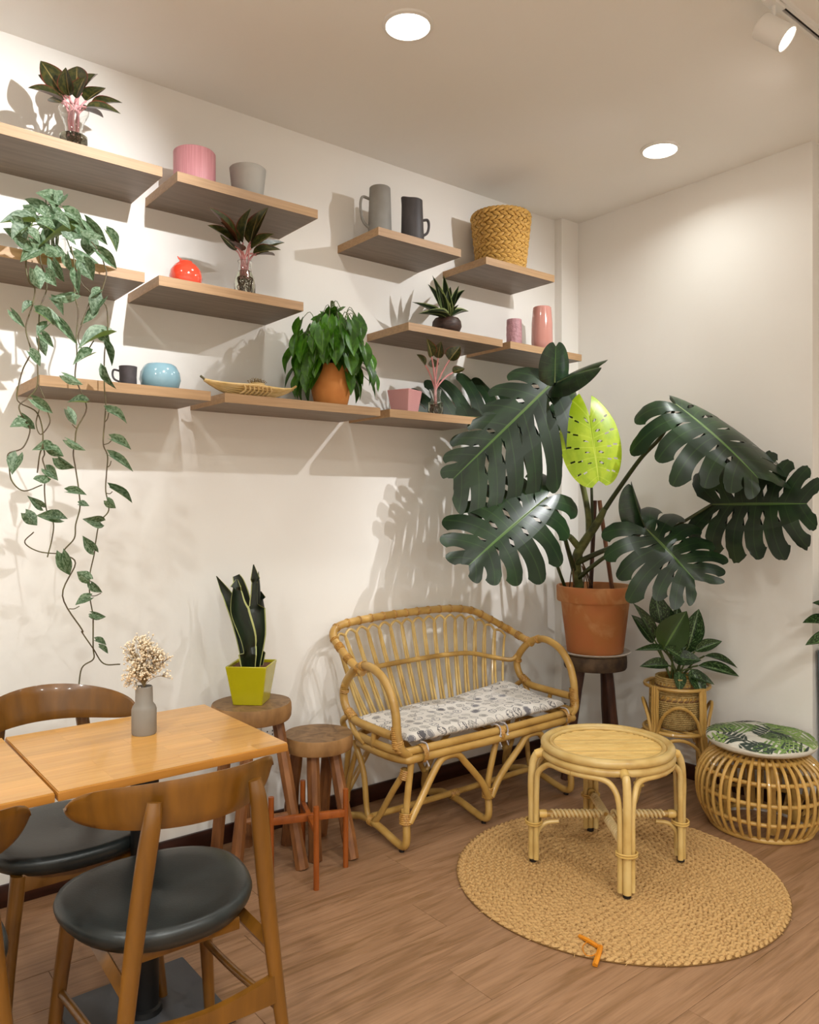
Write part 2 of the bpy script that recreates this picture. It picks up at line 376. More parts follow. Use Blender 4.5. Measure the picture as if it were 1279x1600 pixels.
b2 = MB(); bx(b2, (XW-.013, NOOK_Y-.013, 0), (XW, YW-.05, BH), bev=.002); bx(b2, (XW, NOOK_Y-.013, 0), (NOOK_X, NOOK_Y, BH), bev=.002); struct('baseboard_right', b2, M['baseboard'])

# power outlet on the shelf wall behind the stools
oc = pix_y(420, 1134, YW)
t = thing('wall_outlet', 'white double power socket plate on the wall behind the tall log stool', 'outlet', (oc.x, YW, oc.z))
MB().box((0, -.004, 0), (.075, .008, .12), bev=.002).build('plate', M['white'], t)
for dz in (-.028, .028):
    for dx in (-.012, .012):
        for k in (-.007, .007): MB().box((dx, -.0085, dz+k), (.004, .002, .006)).build('socket_slot', M['dark'], t)

# ------------------------------------------------------------------ lamps
def area_lamp(loc, size, w, col, name):
    d = bpy.data.lights.new(name, 'AREA'); d.shape = 'DISK'; d.size = size; d.energy = w; d.color = col; d.spread = R(150)
    o = bpy.data.objects.new(name, d); COL.objects.link(o); o.location = loc; return o
dlabels = ['round recessed ceiling downlight nearest the middle of the picture', 'round recessed ceiling downlight above the corner with the big leafy plant',
           'recessed ceiling downlight above the dining tables', 'recessed ceiling downlight behind the dining tables', 'recessed ceiling downlight in the middle of the room behind the rug',
           'recessed ceiling downlight beside the wall niche', 'added unseen fill downlight at the far left end of the room', 'added unseen fill downlight in the rear left corner of the room',
           'added unseen fill downlight at the middle of the rear row', 'added unseen fill downlight at the right end of the rear row']
for (x, yy, rel), lb in zip(DOWNS, dlabels):
    t = thing('ceiling_downlight', lb, 'ceiling light', (x, yy, ZC), 0, 'recessed ceiling downlights')
    MB().lathe([(.072, -.004), (.074, -.010), (.084, -.006), (.0865, 0)], 40).build('rim', M['white'], t)
    MB().lathe([(0.0001, -.0045), (.0725, -.0045)], 40).build('diffuser', M['lampface'], t)
    area_lamp((x, yy, ZC-.014), .14, DOWN_W*rel, DOWN_COL, 'downlight_glow')

t = thing('ceiling_track', 'white ceiling track rail with a dark slot carrying the spotlights', 'light track', (0, TRACK_Y, ZC))
bm_ = MB(); L0, L1 = -1.6, 3.75
for (ya, yb, za) in ((-.018, -.007, -.020), (.007, .018, -.020)): bx(bm_, (L0, ya, za), (L1, yb, 0))
bx(bm_, (L0-.01, -.018, -.020), (L0, .018, 0)); bx(bm_, (L1, -.018, -.020), (L1+.01, .018, 0)); bm_.build('rail', M['white'], t)
s_ = MB(); bx(s_, (L0, -.007, -.009), (L1, .007, 0)); s_.build('slot', M['dark'], t)

slabels = ['white cylinder track spotlight aimed at the left end of the shelves', 'white cylinder track spotlight with glowing lens at the top right corner',
           'white cylinder track spotlight aimed at the big split-leaf plant', 'white cylinder track spotlight aimed at the wall behind the dining tables',
           'white cylinder track spotlight at the right end of the track']
for (x, aim, pw, ang), lb in zip(SPOTS, slabels):
    t = thing('track_spotlight', lb, 'spotlight', (x, TRACK_Y, ZC-.022), 0, 'spotlights on the ceiling track')
    MB().box((0, 0, -.006), (.09, .034, .014), bev=.003).build('adapter', M['white'], t)
    MB().tube([(0, 0, -.012), (0, 0, -.07)], .006, 10).build('stem', M['white'], t)
    c = V((0, 0, -.095)); d = (V(aim) - (V((x, TRACK_Y, ZC-.022)) + c)).normalized()
    q = d.to_track_quat('Z', 'Y').to_matrix()
    b = MB().lathe([(.0001, -.052), (.034, -.052), (.039, -.047), (.039, .05), (.037, .052), (.034, .05), (.034, .040)], 36)
    b.v = [c + q @ p for p in b.v]; b.build('housing', M['white'], t)
    l = MB().lathe([(.0001, .043), (.034, .041)], 36); l.v = [c + q @ p for p in l.v]; l.build('lens', M['lampface_spot'], t)
    ld = bpy.data.lights.new('spot_beam', 'SPOT'); ld.energy = SPOT_W*pw*4; ld.color = SPOT_COL; ld.spot_size = R(ang*1.6); ld.spot_blend = .85; ld.shadow_soft_size = .012
    lo_ = bpy.data.objects.new('spot_beam', ld); COL.objects.link(lo_); lo_.location = V((x, TRACK_Y, ZC-.022)) + c + d*.06
    lo_.rotation_euler = d.to_track_quat('-Z', 'Y').to_euler()
# ------------------------------------------------------------------ floating shelves
SD, ST = .305, .034
ZB = {1: 2.478, 2: 2.106, 3: 1.727}
TOP = {k: z + ST for k, z in ZB.items()}
shelves = [(1, .30, 1.02, 'long floating oak shelf at the top left, below the red-rimmed cutting in a jar'),
           (1, 1.073, 1.642, 'floating oak shelf holding the pink ribbed pot and the pale grey pot'),
           (1, 1.936, 2.399, 'short floating oak shelf holding the two stoneware jugs'),
           (1, 2.556, 3.033, 'short floating oak shelf under the big woven basket'),
           (2, .30, .959, 'floating oak shelf overhung by the trailing silver vine'),
           (2, 1.008, 1.577, 'floating oak shelf holding the coral round vase'),
           (2, 2.096, 2.665, 'floating oak shelf holding the coconut shell planter'),
           (2, 2.717, 3.245, 'floating oak shelf holding the tall pink glazed vase'),
           (3, .63, 1.196, 'floating oak shelf holding the charcoal mug and the pale blue vase'),
           (3, 1.25, 1.946, 'floating oak shelf holding the boat-shaped tray and the bushy heartleaf plant'),
           (3, 1.996, 2.552, 'floating oak shelf holding the pink square pot and a small glass vase')]
for r_, xa, xb, lb in shelves:
    t = thing('floating_shelf', lb, 'shelf', (xa, YW, ZB[r_]), 0, 'floating oak shelves on the wall'); w_ = xb-xa; e_ = .0016
    MB().box((w_/2, -SD/2+e_/2, ST/2), (w_-2*e_, SD-e_, ST)).build('board', M['shelf'], t)
    MB().box((w_/2, -SD+e_/2, ST/2), (w_, e_, ST)).build('edge_band', M['shelf_edge'], t)
    for x_ in (e_/2, w_-e_/2): MB().box((x_, -SD/2+e_/2, ST/2), (e_, SD-e_, ST)).build('edge_band', M['shelf_edge'], t)

# ------------------------------------------------------------------ leaf shapes
def leaf_mesh(name, m, shape='ovate', fold=.12, curl=.1, nl=9, nw=6, wave=0.0, tipx=0, twist=0):
    """unit leaf: base at the origin, tip at y = 1, half width .5 at the widest"""
    def w(s):
        if shape == 'heart': return min(1, 1.25*(math.sin(PI*min(1, (s*.93+.07)))**.75) * (1.08-s*.72)) if s < 1 else 0
        if shape == 'lance': return math.sin(PI*s**.85)**.9
        if shape == 'strap': return min(1, .62+.9*s) * (1-max(0, (s-.55)/.45)**2.2)
        if shape == 'spear': return min(1, .45+1.2*s) * (1-max(0, (s-.35)/.65)**1.6)
        return math.sin(PI*s**.75)**.85
    vs, fs, uv = [], [], []
    for i in range(nl+1):
        s = i/nl; ws = max(.004, w(s))
        for j in range(nw+1):
            t = j/nw*2-1
            x = t*.5*ws; y = s
            if shape == 'heart' and s < .35: y -= .22*abs(t)**1.3*(1-s/.35)
            z = fold*abs(t)*ws - curl*s*s*1.0 + wave*math.sin(s*9+t*2)*abs(t)
            a = twist*s; x, z = x*math.cos(a)-z*math.sin(a), x*math.sin(a)+z*math.cos(a)
            vs.append((x + tipx*s*s, y, z)); uv.append((j/nw, s))
    for i in range(nl):
        for j in range(nw):
            a = i*(nw+1)+j; fs.append((a, a+1, a+nw+2, a+nw+1))
    b = MB(); b.add(vs, fs, True, [[uv[k] for k in f] for f in fs]); return b.mesh(name, m)
def place_leaf(me, base, tip, width, parent, nrm=(0, 0, 1), name='leaf'):
    b, t_ = V(base), V(tip); y = t_-b; Ln = y.length; y.normalize(); n = V(nrm); z = n - y*n.dot(y)
    if z.length < 1e-4: z = y.orthogonal()
    z.normalize(); x = y.cross(z)
    Mx = Matrix(((x.x*width, y.x*Ln, z.x*Ln, 0), (x.y*width, y.y*Ln, z.y*Ln, 0), (x.z*width, y.z*Ln, z.z*Ln, 0), (0, 0, 0, 1)))
    o = bpy.data.objects.new(name, me); COL.objects.link(o); o.parent = parent
    o.matrix_local = Matrix.Translation(b - org(parent)) @ Mx
    return o
TOCAM = -FWD

# ------------------------------------------------------------------ things on the shelves
def pot(name, prof, m, loc, label, cat, n=40, group=None, sharp=35):
    o = MB().lathe(prof, n).build(name, m, sharp=sharp); o.location = loc; return tag(o, label, cat, group)
def handle(mb, c, out, z0, z1, reach, r=.006):
    o = V(out).normalized(); c = V(c)
    pts = [c + V((0, 0, z1)), c + o*reach*.8 + V((0, 0, z1+.004)), c + o*reach + V((0, 0, z1-(z1-z0)*.3)), c + o*reach*.75 + V((0, 0, z0+(z1-z0)*.25)), c + V((0, 0, z0))]
    return mb.tube(spline(pts, 6), r, 8, flat=1.3)

# pink ribbed pot
n = 60; prof = [(.071, 0), (.0745, .004), (.0745, .142), (.073, .145), (.069, .144), (.069, .02)]
b = MB()
for i, (r_, z) in enumerate(prof):
    for k in range(n*2):
        a = PI*k/n; rr = r_ + (.0013 if (k % 2 == 0 and i in (1, 2)) else 0); b.v.append(V((rr*math.cos(a), rr*math.sin(a), z)))
for i in range(len(prof)-1):
    for k in range(n*2): b.f.append([i*n*2+k, i*n*2+(k+1) % (n*2), (i+1)*n*2+(k+1) % (n*2), (i+1)*n*2+k]); b.sm.append(i not in (1,)); b.uv.append(None)
b.f.append(list(range(n*2-1, -1, -1))); b.sm.append(False); b.uv.append(None)
o = b.build('ribbed_pot', M['pink_rib']); o.location = (1.196, 2.765, TOP[1]); tag(o, 'pink ribbed cylindrical ceramic pot on the top row of shelves', 'pot')
pot('grey_pot', [(.0001, 0), (.052, 0), (.056, .006), (.069, .122), (.067, .124), (.064, .12), (.052, .02), (.0001, .015)], M['grey_pot'], (1.392, 2.725, TOP[1]), 'small pale grey tapered pot beside the pink ribbed pot', 'pot')
# jugs
t = thing('stoneware_jug', 'tall pale grey stoneware jug with its handle on the left', 'jug', (2.055, 2.775, TOP[1]), 0, 'stoneware jugs')
MB().lathe([(.0001, 0), (.050, 0), (.053, .006), (.047, .21), (.046, .235), (.043, .238), (.041, .23), (.046, .02), (.0001, .012)], 40).build('body', M['grey_jug'], t)
handle(MB(), (-.042, .018, 0), (-1, .35, 0), .055, .185, .042).build('handle', M['grey_jug'], t)
t = thing('stoneware_jug', 'charcoal stoneware jug with pinched spout and its handle on the right', 'jug', (2.195, 2.72, TOP[1]), 0, 'stoneware jugs')
b = MB().lathe([(.0001, 0), (.049, 0), (.052, .006), (.045, .17), (.044, .198), (.041, .2), (.039, .19), (.045, .02), (.0001, .012)], 40)
sd = V((-1, .2, 0)).normalized()
for p in b.v:
    if p.z > .13: k = max(0, V((p.x, p.y, 0)).normalized().dot(sd))**6; p.xy += (sd*.012*k*(p.z-.13)/.07).xy; p.z += .008*k*(p.z-.13)/.07
b.build('body', M['char'], t); handle(MB(), (.04, -.018, 0), (1, -.35, 0), .045, .115, .032, .006).build('handle', M['char'], t)

# big water hyacinth basket: rows of plump stitches over a liner
def stitch_ring(b, cr, rr_, z, cnt, ln, th, tilt, phase, c=(0, 0, 0), out=1.0, lean=0):
    for k in range(cnt):
        a = 2*PI*(k+phase)/cnt; ca, sa = math.cos(a), math.sin(a)
        rad, tan, up = V((ca, sa, 0)), V((-sa, ca, 0)), V((lean*ca, lean*sa, 1)).normalized()
        ax = (tan*math.cos(tilt) + up*math.sin(tilt)); ce = V(c) + rad*rr_ + V((0, 0, z)); bn = ax.cross(rad)
        vs = []
        for (s, w) in ((-1, .15), (-.55, .85), (.0, 1.0), (.55, .85), (1, .15)):
            for q in range(6):
                g = 2*PI*q/6; vs.append(ce + ax*ln*s + (rad*math.cos(g)*out + bn*math.sin(g))*th*w)
        fs = [(i*6+q, i*6+(q+1) % 6, (i+1)*6+(q+1) % 6, (i+1)*6+q) for i in range(4) for q in range(6)]
        b.add(vs, fs, True)
BKH, RB, RT = .275, .115, .145
t = thing('woven_basket', 'large golden woven basket on the top shelf near the corner', 'basket', (2.795, 2.765, TOP[1]+.0015), 0)
MB().lathe([(.0001, .002), (RB-.008, .002), (RT-.008, BKH-.004), (RT-.014, BKH-.004), (RB-.014, .012), (.0001, .012)], 40).build('liner', M['straw'], t)
b = MB(); rows = 14
for i in range(rows):
    z = BKH*(i+.5)/rows; rr_ = RB + (RT-RB)*z/BKH
    stitch_ring(b, 0, rr_-.001, z, 25, .0215, .0105, .42 if i % 2 else -.42, .5*(i % 2), out=.95)
b.build('weave', M['straw'], t, kind='stuff')
b = MB(); stitch_ring(b, 0, RT-.004, BKH-.002, 40, .02, .009, .35, 0); b.build('rim', M['straw'], t)

# coral round vase with a beak
b = MB().lathe([(.0001, 0), (.044, 0), (.054, .012), (.058, .038), (.054, .062), (.04, .082), (.028, .09), (.024, .096), (.017, .095), (.020, .086), (.0001, .08)], 40)
o = b.build('round_vase', M['red']); 
bk = MB().tube(spline([(-.012, 0, .088), (-.018, .0, .099), (-.026, 0, .104), (-.031, 0, .111)], 5), lambda s: .0055*(1-s)+.0012, 8)
t = thing('round_vase', 'glossy coral red round vase with a small pointed spout', 'vase', (1.145, 2.725, TOP[2]))
o.parent = t; o.name = 'body'; bk.build('spout', M['red'], t)
# coconut shell planter
t = thing('coconut_planter', 'dark coconut shell bowl planted with a small rosette of pale-edged leaves', 'potted plant', (2.415, 2.74, TOP[2]))
MB().lathe([(.0001, 0), (.035, .002), (.058, .018), (.069, .045), (.066, .068), (.056, .082), (.053, .082), (.06, .06), (.0001, .055)], 36).build('shell', M['coco'], t)
MB().lathe([(.0001, .068), (.058, .066)], 24).build('soil', M['soil'], t)
ml = leaf_mesh('dwarf_leaf', M['snake2'], 'spear', fold=.18, curl=.18, nl=8, nw=5)
o0 = org(t) + V((0, 0, .07))
for px, py, dep, w in [(694, 426, 0, .042), (672, 441, .02, .046), (716, 442, -.03, .032), (652, 467, -.01, .034), (735, 477, .01, .03), (661, 482, -.06, .036), (704, 440, .05, .042), (680, 432, -.05, .046), (712, 476, -.07, .034), (688, 450, -.06, .05), (676, 477, -.09, .032), (700, 452, -.05, .044), (728, 440, .05, .03)]:
    tip = pix_y(px, py, 2.74+dep); place_leaf(ml, o0 + V((rnd.uniform(-.012, .012), rnd.uniform(-.012, .012), 0)), tip, w, t, (TOCAM*1.0 + V((0, 0, .5))))
# mauve cup, pink vase
b = MB(); n = 28; H_ = .146
prof = [(.036, 0)] + [(.0365 + .002*math.sin(i*PI/12), H_*i/12) for i in range(13)] + [(.036, H_), (.033, H_-.004), (.033, .02)]
b.lathe(prof, n)
for i, p in enumerate(b.v):
    a = math.atan2(p.y, p.x); p.xy *= 1 + .025*math.cos(7*a + p.z*90)*math.cos(7*a - p.z*90)
o = b.build('textured_cup', M['mauve']); o.location = (2.868, 2.745, TOP[2]); tag(o, 'mauve ceramic cup with a diamond textured surface', 'cup')
pot('tall_vase', [(.0001, 0), (.034, 0), (.04, .006), (.053, .045), (.055, .06), (.0535, .16), (.047, .238), (.044, .241), (.041, .236), (.048, .15), (.048, .06), (.0001, .03)], M['pink'], (3.075, 2.745, TOP[2]), 'tall glossy pink vase at the right end of the middle shelves', 'vase', 44)
# mug, blue vase
t = thing('mug', 'small charcoal clay mug with its handle on the left', 'mug', (.934, 2.715, TOP[3]))
MB().lathe([(.0001, 0), (.028, 0), (.0295, .004), (.028, .035), (.030, .071), (.0275, .071), (.0255, .035), (.026, .01), (.0001, .008)], 32).build('body', M['char2'], t)
handle(MB(), (-.024, .012, 0), (-1, .6, 0), .018, .055, .024, .0035).build('handle', M['char2'], t)
pot('squat_vase', [(.0001, 0), (.052, 0), (.064, .012), (.0705, .036), (.067, .062), (.055, .084), (.046, .09), (.042, .088), (.054, .074), (.06, .036), (.0001, .02)], M['blue'], (1.047, 2.715, TOP[3]), 'squat pale blue glazed vase with a wide mouth', 'vase', 44)
# boat-shaped tray
t = thing('boat_tray', 'boat-shaped split bamboo tray with pointed twisted ends', 'tray', (1.40, 2.72, TOP[3]))
Lh = .185
for k, yo in enumerate([-.055, -.047, -.038, -.028, -.017, -.006, .006, .017, .028, .038, .047, .055]):
    pts = []; q = abs(yo)/.055
    for i in range(17):
        s = i/16*2-1; e = 1-abs(s)**1.7
        pts.append((s*Lh, yo*e, .005 + .050*abs(s)**2.2 + .040*q**1.6*e))
    MB().tube(pts, .0062, 6, up=(0, 1, 0)).build('strip', M['bamboo'], t)
for xx in [-.09 + .018*i for i in range(11)]:
    e = 1-(abs(xx)/Lh)**2
    if abs(xx) > .065: continue
    MB().tube(spline([(xx, -.060*e, .045), (xx+.008, -.052, .026), (xx-.004, -.034, .012), (xx, 0, .003), (xx, .034, .012), (xx, .060*e, .045)], 4), .0034, 6).build('weaver', M['bamboo'], t)
for sgn in (-1, 1): MB().tube([(sgn*(Lh-.012), 0, .050), (sgn*(Lh+.016), 0, .068)], .0045, 6).build('tied_end', M['vine'] if sgn < 0 else M['bamboo'], t)
t = thing('mini_basket', 'tiny woven bowl of dried buds sitting in the boat-shaped tray', 'bowl', (1.425, 2.715, TOP[3]+.029))
MB().lathe([(.0001, 0), (.026, 0), (.031, .03), (.029, .032), (.025, .006), (.0001, .006)], 24).build('bowl', M['bamboo'], t)
b = MB()
for i in range(90):
    a, r_ = rnd.uniform(0, 2*PI), .027*math.sqrt(rnd.random()); p = V((r_*math.cos(a), r_*math.sin(a), .026)); q = p + V((rnd.uniform(-.01, .01), rnd.uniform(-.01, .01), rnd.uniform(.008, .024)))
    b.tube([p, q], .0007, 4); bmv = MB().lathe([(.0002, -.0022), (.0022, 0), (.0002, .0022)], 5, c=q); b.add(bmv.v, bmv.f, True)
b.build('dried_buds', M['twig'], t, kind='stuff')
# pink square pot
def square_pot(name, lab, m, loc, rz, tw, bw, h, soil=None):
    t = thing(name, lab, 'pot', loc, rz); b = MB()
    def ring(w, z): return [V((x*w/2, y*w/2, z)) for x, y in ((-1, -1), (1, -1), (1, 1), (-1, 1))]
    th = .006; R_ = [ring(bw, 0), ring(tw, h), ring(tw-2*th, h), ring(bw-2*th, .01)]
    vs = [p for r in R_ for p in r]; fs = [(3, 2, 1, 0)] + [(i*4+k, i*4+(k+1) % 4, (i+1)*4+(k+1) % 4, (i+1)*4+k) for i in range(3) for k in range(4)] + [(12, 13, 14, 15)]
    b.add(vs, fs); o = b.build('pot', m, t); md = o.modifiers.new('b', 'BEVEL'); md.width = .003; md.segments = 2
    if soil:
        w = tw-2*th-.004; MB().box((0, 0, h-.014), (w, w, .006)).build('soil', soil, t)
    return t
square_pot('square_pot', 'small pink tapered square pot beside the little glass vase', M['pink_sq'], (2.178, 2.755, TOP[3]), R(20), .115, .085, .108)
# ------------------------------------------------------------------ cuttings in glass
def glass_vase(name, lab, prof, loc, water_z, n=32):
    t = thing(name, lab, 'vase', loc, 0)
    inner = [(max(.0001, r-.0022), z+(.003 if i == 0 else 0)) for i, (r, z) in enumerate(prof)]
    MB().lathe([(.0001, prof[0][1])] + prof + inner[::-1] + [(.0001, prof[0][1]+.003)], n).build('glass', M['glass'], t)
    w = [(max(.0001, r-.0028), z+.004) for r, z in prof if z < water_z]
    MB().lathe([(.0001, w[0][1])] + w + [(w[-1][0], water_z), (.0001, water_z)], n).build('water', M['water'], t)
    return t
def cutting(name, lab, loc, zneck, tips, ml, m_stem, roots_r, roots_h, spread=.012, wfac=.4, stem_r=.003, nz=.6, leaf_frac=.62):
    """stems rise out of the neck; each ends in one leaf (px, py, y offset, width)"""
    t = thing(name, lab, 'plant', loc, 0); c = V(loc)
    b = MB()
    for i in range(26):
        a = rnd.uniform(0, 2*PI); p0 = c + V((.004*math.cos(a), .004*math.sin(a), roots_h*.9)); pts = [p0]
        for k in range(4):
            rr = roots_r*rnd.uniform(.2, .95); a += rnd.uniform(-1, 1); pts.append(c + V((rr*math.cos(a), rr*math.sin(a), roots_h*(.8-.22*k*rnd.uniform(.7, 1.2))+.006)))
        pts = [V((p.x, p.y, max(p.z, c.z+.008))) for p in pts]
        b.tube(spline(pts, 4), .0012, 5)
    b.build('roots', M['root'], t, world=True, kind='stuff')
    for px, py, dy, w in tips:
        tip = pix_y(px, py, loc[1]+dy); a = rnd.uniform(0, 2*PI)
        s0 = c + V((spread*.4*math.cos(a), spread*.4*math.sin(a), roots_h*.8)); s1 = c + V((spread*math.cos(a)*.5, spread*math.sin(a)*.5, zneck))
        base = s1.lerp(tip, 1-leaf_frac) + V((0, 0, .018))
        MB().tube(spline([s0, s1, s1.lerp(base, .55) + V((0, 0, .012)), base], 6), stem_r, 7).build('stem', m_stem, t, world=True)
        place_leaf(ml, base - (tip-base)*.03, tip, w, t, TOCAM*.8 + V((0, 0, nz)))
    return t
lr = leaf_mesh('rim_leaf', M['aglao_red'], 'ovate', fold=.16, curl=.12, nl=10, nw=6)
la = leaf_mesh('broad_leaf', M['aglao'], 'ovate', fold=.15, curl=.10, nl=10, nw=6)
z1 = TOP[1]
glass_vase('glass_jar', 'clear flared glass jar on the top left shelf', [(.044, 0), (.046, .006), (.030, .06), (.026, .085), (.034, .112), (.047, .138), (.048, .148)], (.757, 2.72, z1), .06)
cutting('leaf_cutting', 'dark green red-rimmed cutting with pink stems in the flared jar', (.757, 2.72, z1), .13,
        [(64, 92, .02, .075), (46, 131, -.04, .07), (60, 112, .04, .06), (118, 98, .05, .085), (100, 106, -.05, .06), (190, 155, -.03, .06), (163, 132, .02, .075), (188, 172, -.07, .045), (150, 108, .06, .05), (76, 150, .07, .06), (130, 118, -.04, .07), (162, 178, .07, .05)],
        lr, M['pinkstem'], .022, .07, .03, leaf_frac=.66)
z2 = TOP[2]
glass_vase('glass_bottle', 'clear glass bottle of roots beside the coral round vase', [(.036, 0), (.039, .006), (.040, .05), (.034, .078), (.026, .095), (.0235, .13), (.027, .138)], (1.372, 2.71, z2), .10)
cutting('leaf_cutting', 'dark leafy cutting standing in the glass bottle under the pot shelf', (1.372, 2.71, z2), .13,
        [(333, 320, -.11, .06), (329, 348, -.06, .07), (414, 322, -.12, .075), (444, 374, -.03, .06), (438, 386, -.07, .05), (430, 394, .04, .05), (350, 345, -.08, .06), (400, 332, -.11, .06), (386, 326, -.12, .065), (360, 372, -.08, .06), (425, 362, -.09, .055), (345, 365, .03, .05)],
        lr, M['pinkstem'], .026, .085, .025, leaf_frac=.70)
z3 = TOP[3]
glass_vase('glass_bud_vase', 'small waisted glass vase of brown roots at the end of the lowest shelf', [(.030, 0), (.034, .006), (.036, .028), (.026, .062), (.0215, .085), (.028, .112), (.029, .118)], (2.312, 2.70, z3), .06)
cutting('leaf_cutting', 'single pink-stemmed cutting in the small waisted glass vase', (2.312, 2.70, z3), .12,
        [(669, 530, -.09, .055), (718, 540, -.09, .08), (653, 553, -.03, .045), (726, 574, -.06, .05), (688, 534, -.08, .05), (676, 560, .0, .05)],
        lr, M['pinkstem'], .022, .055, .006, leaf_frac=.42, stem_r=.0038)

# ------------------------------------------------------------------ bushy heartleaf plant in an orange pot
pc = V((1.755, 2.705, z3))
t = thing('heartleaf_plant', 'bushy green heartleaf plant in an orange terracotta pot', 'potted plant', pc)
MB().lathe([(.0001, 0), (.062, 0), (.068, .008), (.080, .06), (.080, .09), (.072, .14), (.066, .165), (.060, .165), (.066, .14), (.0001, .13)], 40).build('pot', M['terracotta'], t)
MB().lathe([(.0001, .15), (.064, .148)], 24).build('soil', M['soil'], t)
hm = [leaf_mesh('heart_leaf', M['phil'], 'heart', fold=.14, curl=c_, nl=8, nw=6, tipx=tx) for c_, tx in ((.1, 0), (.25, .05), (.18, -.06))]
rp = random.Random(3); st = MB()
for i in range(175):
    a = rp.uniform(0, 2*PI)
    if i < 45: rr, hgt = rp.uniform(.02, .11), .0; hgt = .36 - rr*.55 + rp.uniform(-.05, .03)
    elif i < 110: rr = rp.uniform(.09, .19); hgt = rp.uniform(.12, .30) - .25*(rr-.09)
    else:
        rr = rp.uniform(.125, .225); hgt = rp.uniform(.02, .20)
        if -2.6 < a - 2*PI*(a > PI) < -1.35: hgt = rp.uniform(.13, .24)     # keep the front of the pot clear
    ex, ey = rr*math.cos(a)*1.02, rr*math.sin(a)*.85
    if hgt < .12: ex = max(ex, -.15)
    tip = pc + V((ex, ey, hgt))
    tip.y = min(tip.y, YW-.03)
    L_ = rp.uniform(.065, .105); outv = V((math.cos(a), math.sin(a)*.85, 0)); dn = rp.uniform(.9, 2.2) if i >= 45 else rp.uniform(-.4, .6)
    base = tip - (outv*.7 + V((0, 0, -dn))).normalized()*L_
    base.y = min(base.y, YW-.02); base.z = min(base.z, pc.z+.385)
    nr = outv*.9 + V((0, 0, .55)) + TOCAM*.5
    place_leaf(hm[i % 3], base, tip, L_*rp.uniform(.55, .72), t, nr)
    s0 = pc + V((.03*math.cos(a), .03*math.sin(a), .148)); top = s0.lerp(base, .5); top.z = max(top.z, base.z) + .03; st.tube(spline([s0, top, base], 5), .0016, 5)
st.build('stems', M['stem'], t, world=True)

# ------------------------------------------------------------------ trailing silver vine
VY = 2.585
t = thing('trailing_vine', 'silvery green trailing vine in a glass jar hanging down past the lowest shelf', 'potted plant', (.70, 2.76, z2))
jar = V((.70, 2.76, z2))
MB().lathe([(.0001, 0), (.045, 0), (.05, .01), (.05, .075), (.043, .095), (.043, .105), (.040, .105), (.047, .075), (.047, .012), (.0001, .006)], 28).build('jar', M['glass'], t)
A_ = lambda x, y: (x/5.329, y/5.329+280)
B_ = lambda x, y: (x/5.329, y/5.329+540)
C_ = lambda x, y: (x/2.46, y/2.46+500)
D_ = lambda x, y: (x/4.263, y/4.263+950)
vl = []
def lv(fn, sc, *rows):
    for r_ in rows: vl.append((fn(r_[0], r_[1]), fn(r_[2], r_[3]), r_[4]/sc))
lv(A_, 5.329, (480, 190, 300, 100, 110), (530, 140, 460, 225, 80), (250, 200, 120, 300, 95), (250, 215, 480, 295, 85), (290, 360, 0, 330, 100), (140, 490, 35, 405, 75), (420, 220, 570, 340, 85), (540, 275, 720, 375, 85), (270, 380, 190, 540, 95), (600, 430, 290, 520, 115), (560, 340, 650, 450, 75), (720, 350, 900, 550, 75), (600, 490, 815, 450, 95), (880, 440, 990, 600, 65), (740, 480, 740, 640, 115), (150, 510, 300, 610, 65), (285, 500, 425, 640, 95), (315, 600, 170, 670, 105), (630, 590, 825, 690, 85), (815, 595, 990, 745, 75), (560, 630, 595, 780, 65), (690, 690, 775, 840, 115), (280, 750, 330, 910, 95), (440, 680, 525, 860, 75), (380, 780, 465, 885, 85), (640, 780, 650, 950, 65), (625, 950, 410, 985, 75), (430, 1000, 545, 1120, 60), (835, 925, 755, 975, 75), (860, 1000, 760, 1120, 115), (775, 1040, 655, 1200, 95), (270, 1045, 175, 1085, 65), (100, 1105, 205, 1235, 55), (295, 1105, 465, 1205, 85), (400, 1105, 515, 1275, 65), (505, 1195, 635, 1365, 65), (395, 1215, 300, 1295, 85), (350, 1295, 445, 1395, 65), (320, 1330, 375, 1475, 75), (900, 1300, 645, 1335, 145), (830, 1280, 915, 1365, 85), (865, 1365, 945, 1555, 60),
   (330, 330, 460, 400, 80), (480, 330, 600, 400, 80), (650, 400, 800, 450, 70), (200, 260, 320, 330, 70), (700, 430, 860, 470, 70), (420, 420, 330, 340, 80), (520, 470, 640, 540, 80), (200, 420, 90, 480, 80), (380, 560, 500, 640, 80), (330, 250, 420, 330, 80), (600, 330, 700, 430, 75), (110, 340, 190, 430, 75), (470, 560, 560, 650, 70), (240, 440, 350, 520, 80))
lv(B_, 5.329, (245, 55, 345, 170, 85), (755, 80, 610, 135, 85), (535, 245, 695, 320, 75), (880, 180, 935, 370, 75), (275, 450, 445, 565, 75), (710, 475, 565, 455, 65), (555, 535, 625, 660, 75), (890, 545, 1080, 625, 80), (205, 650, 85, 668, 90), (185, 585, 295, 705, 75), (565, 785, 720, 868, 65), (930, 780, 1105, 845, 80), (915, 915, 1115, 1040, 70), (415, 860, 280, 855, 90), (415, 850, 535, 925, 85), (485, 935, 615, 1045, 95), (150, 920, 95, 1065, 105), (385, 1035, 480, 1115, 85), (395, 1090, 280, 1100, 85), (565, 1215, 730, 1225, 65), (660, 1320, 745, 1330, 60), (915, 1185, 1120, 1305, 55), (895, 1290, 970, 1355, 75), (345, 1340, 245, 1265, 65), (490, 1440, 310, 1410, 100), (440, 1430, 555, 1430, 85), (210, 1395, 305, 1495, 95), (835, 1470, 715, 1450, 95))
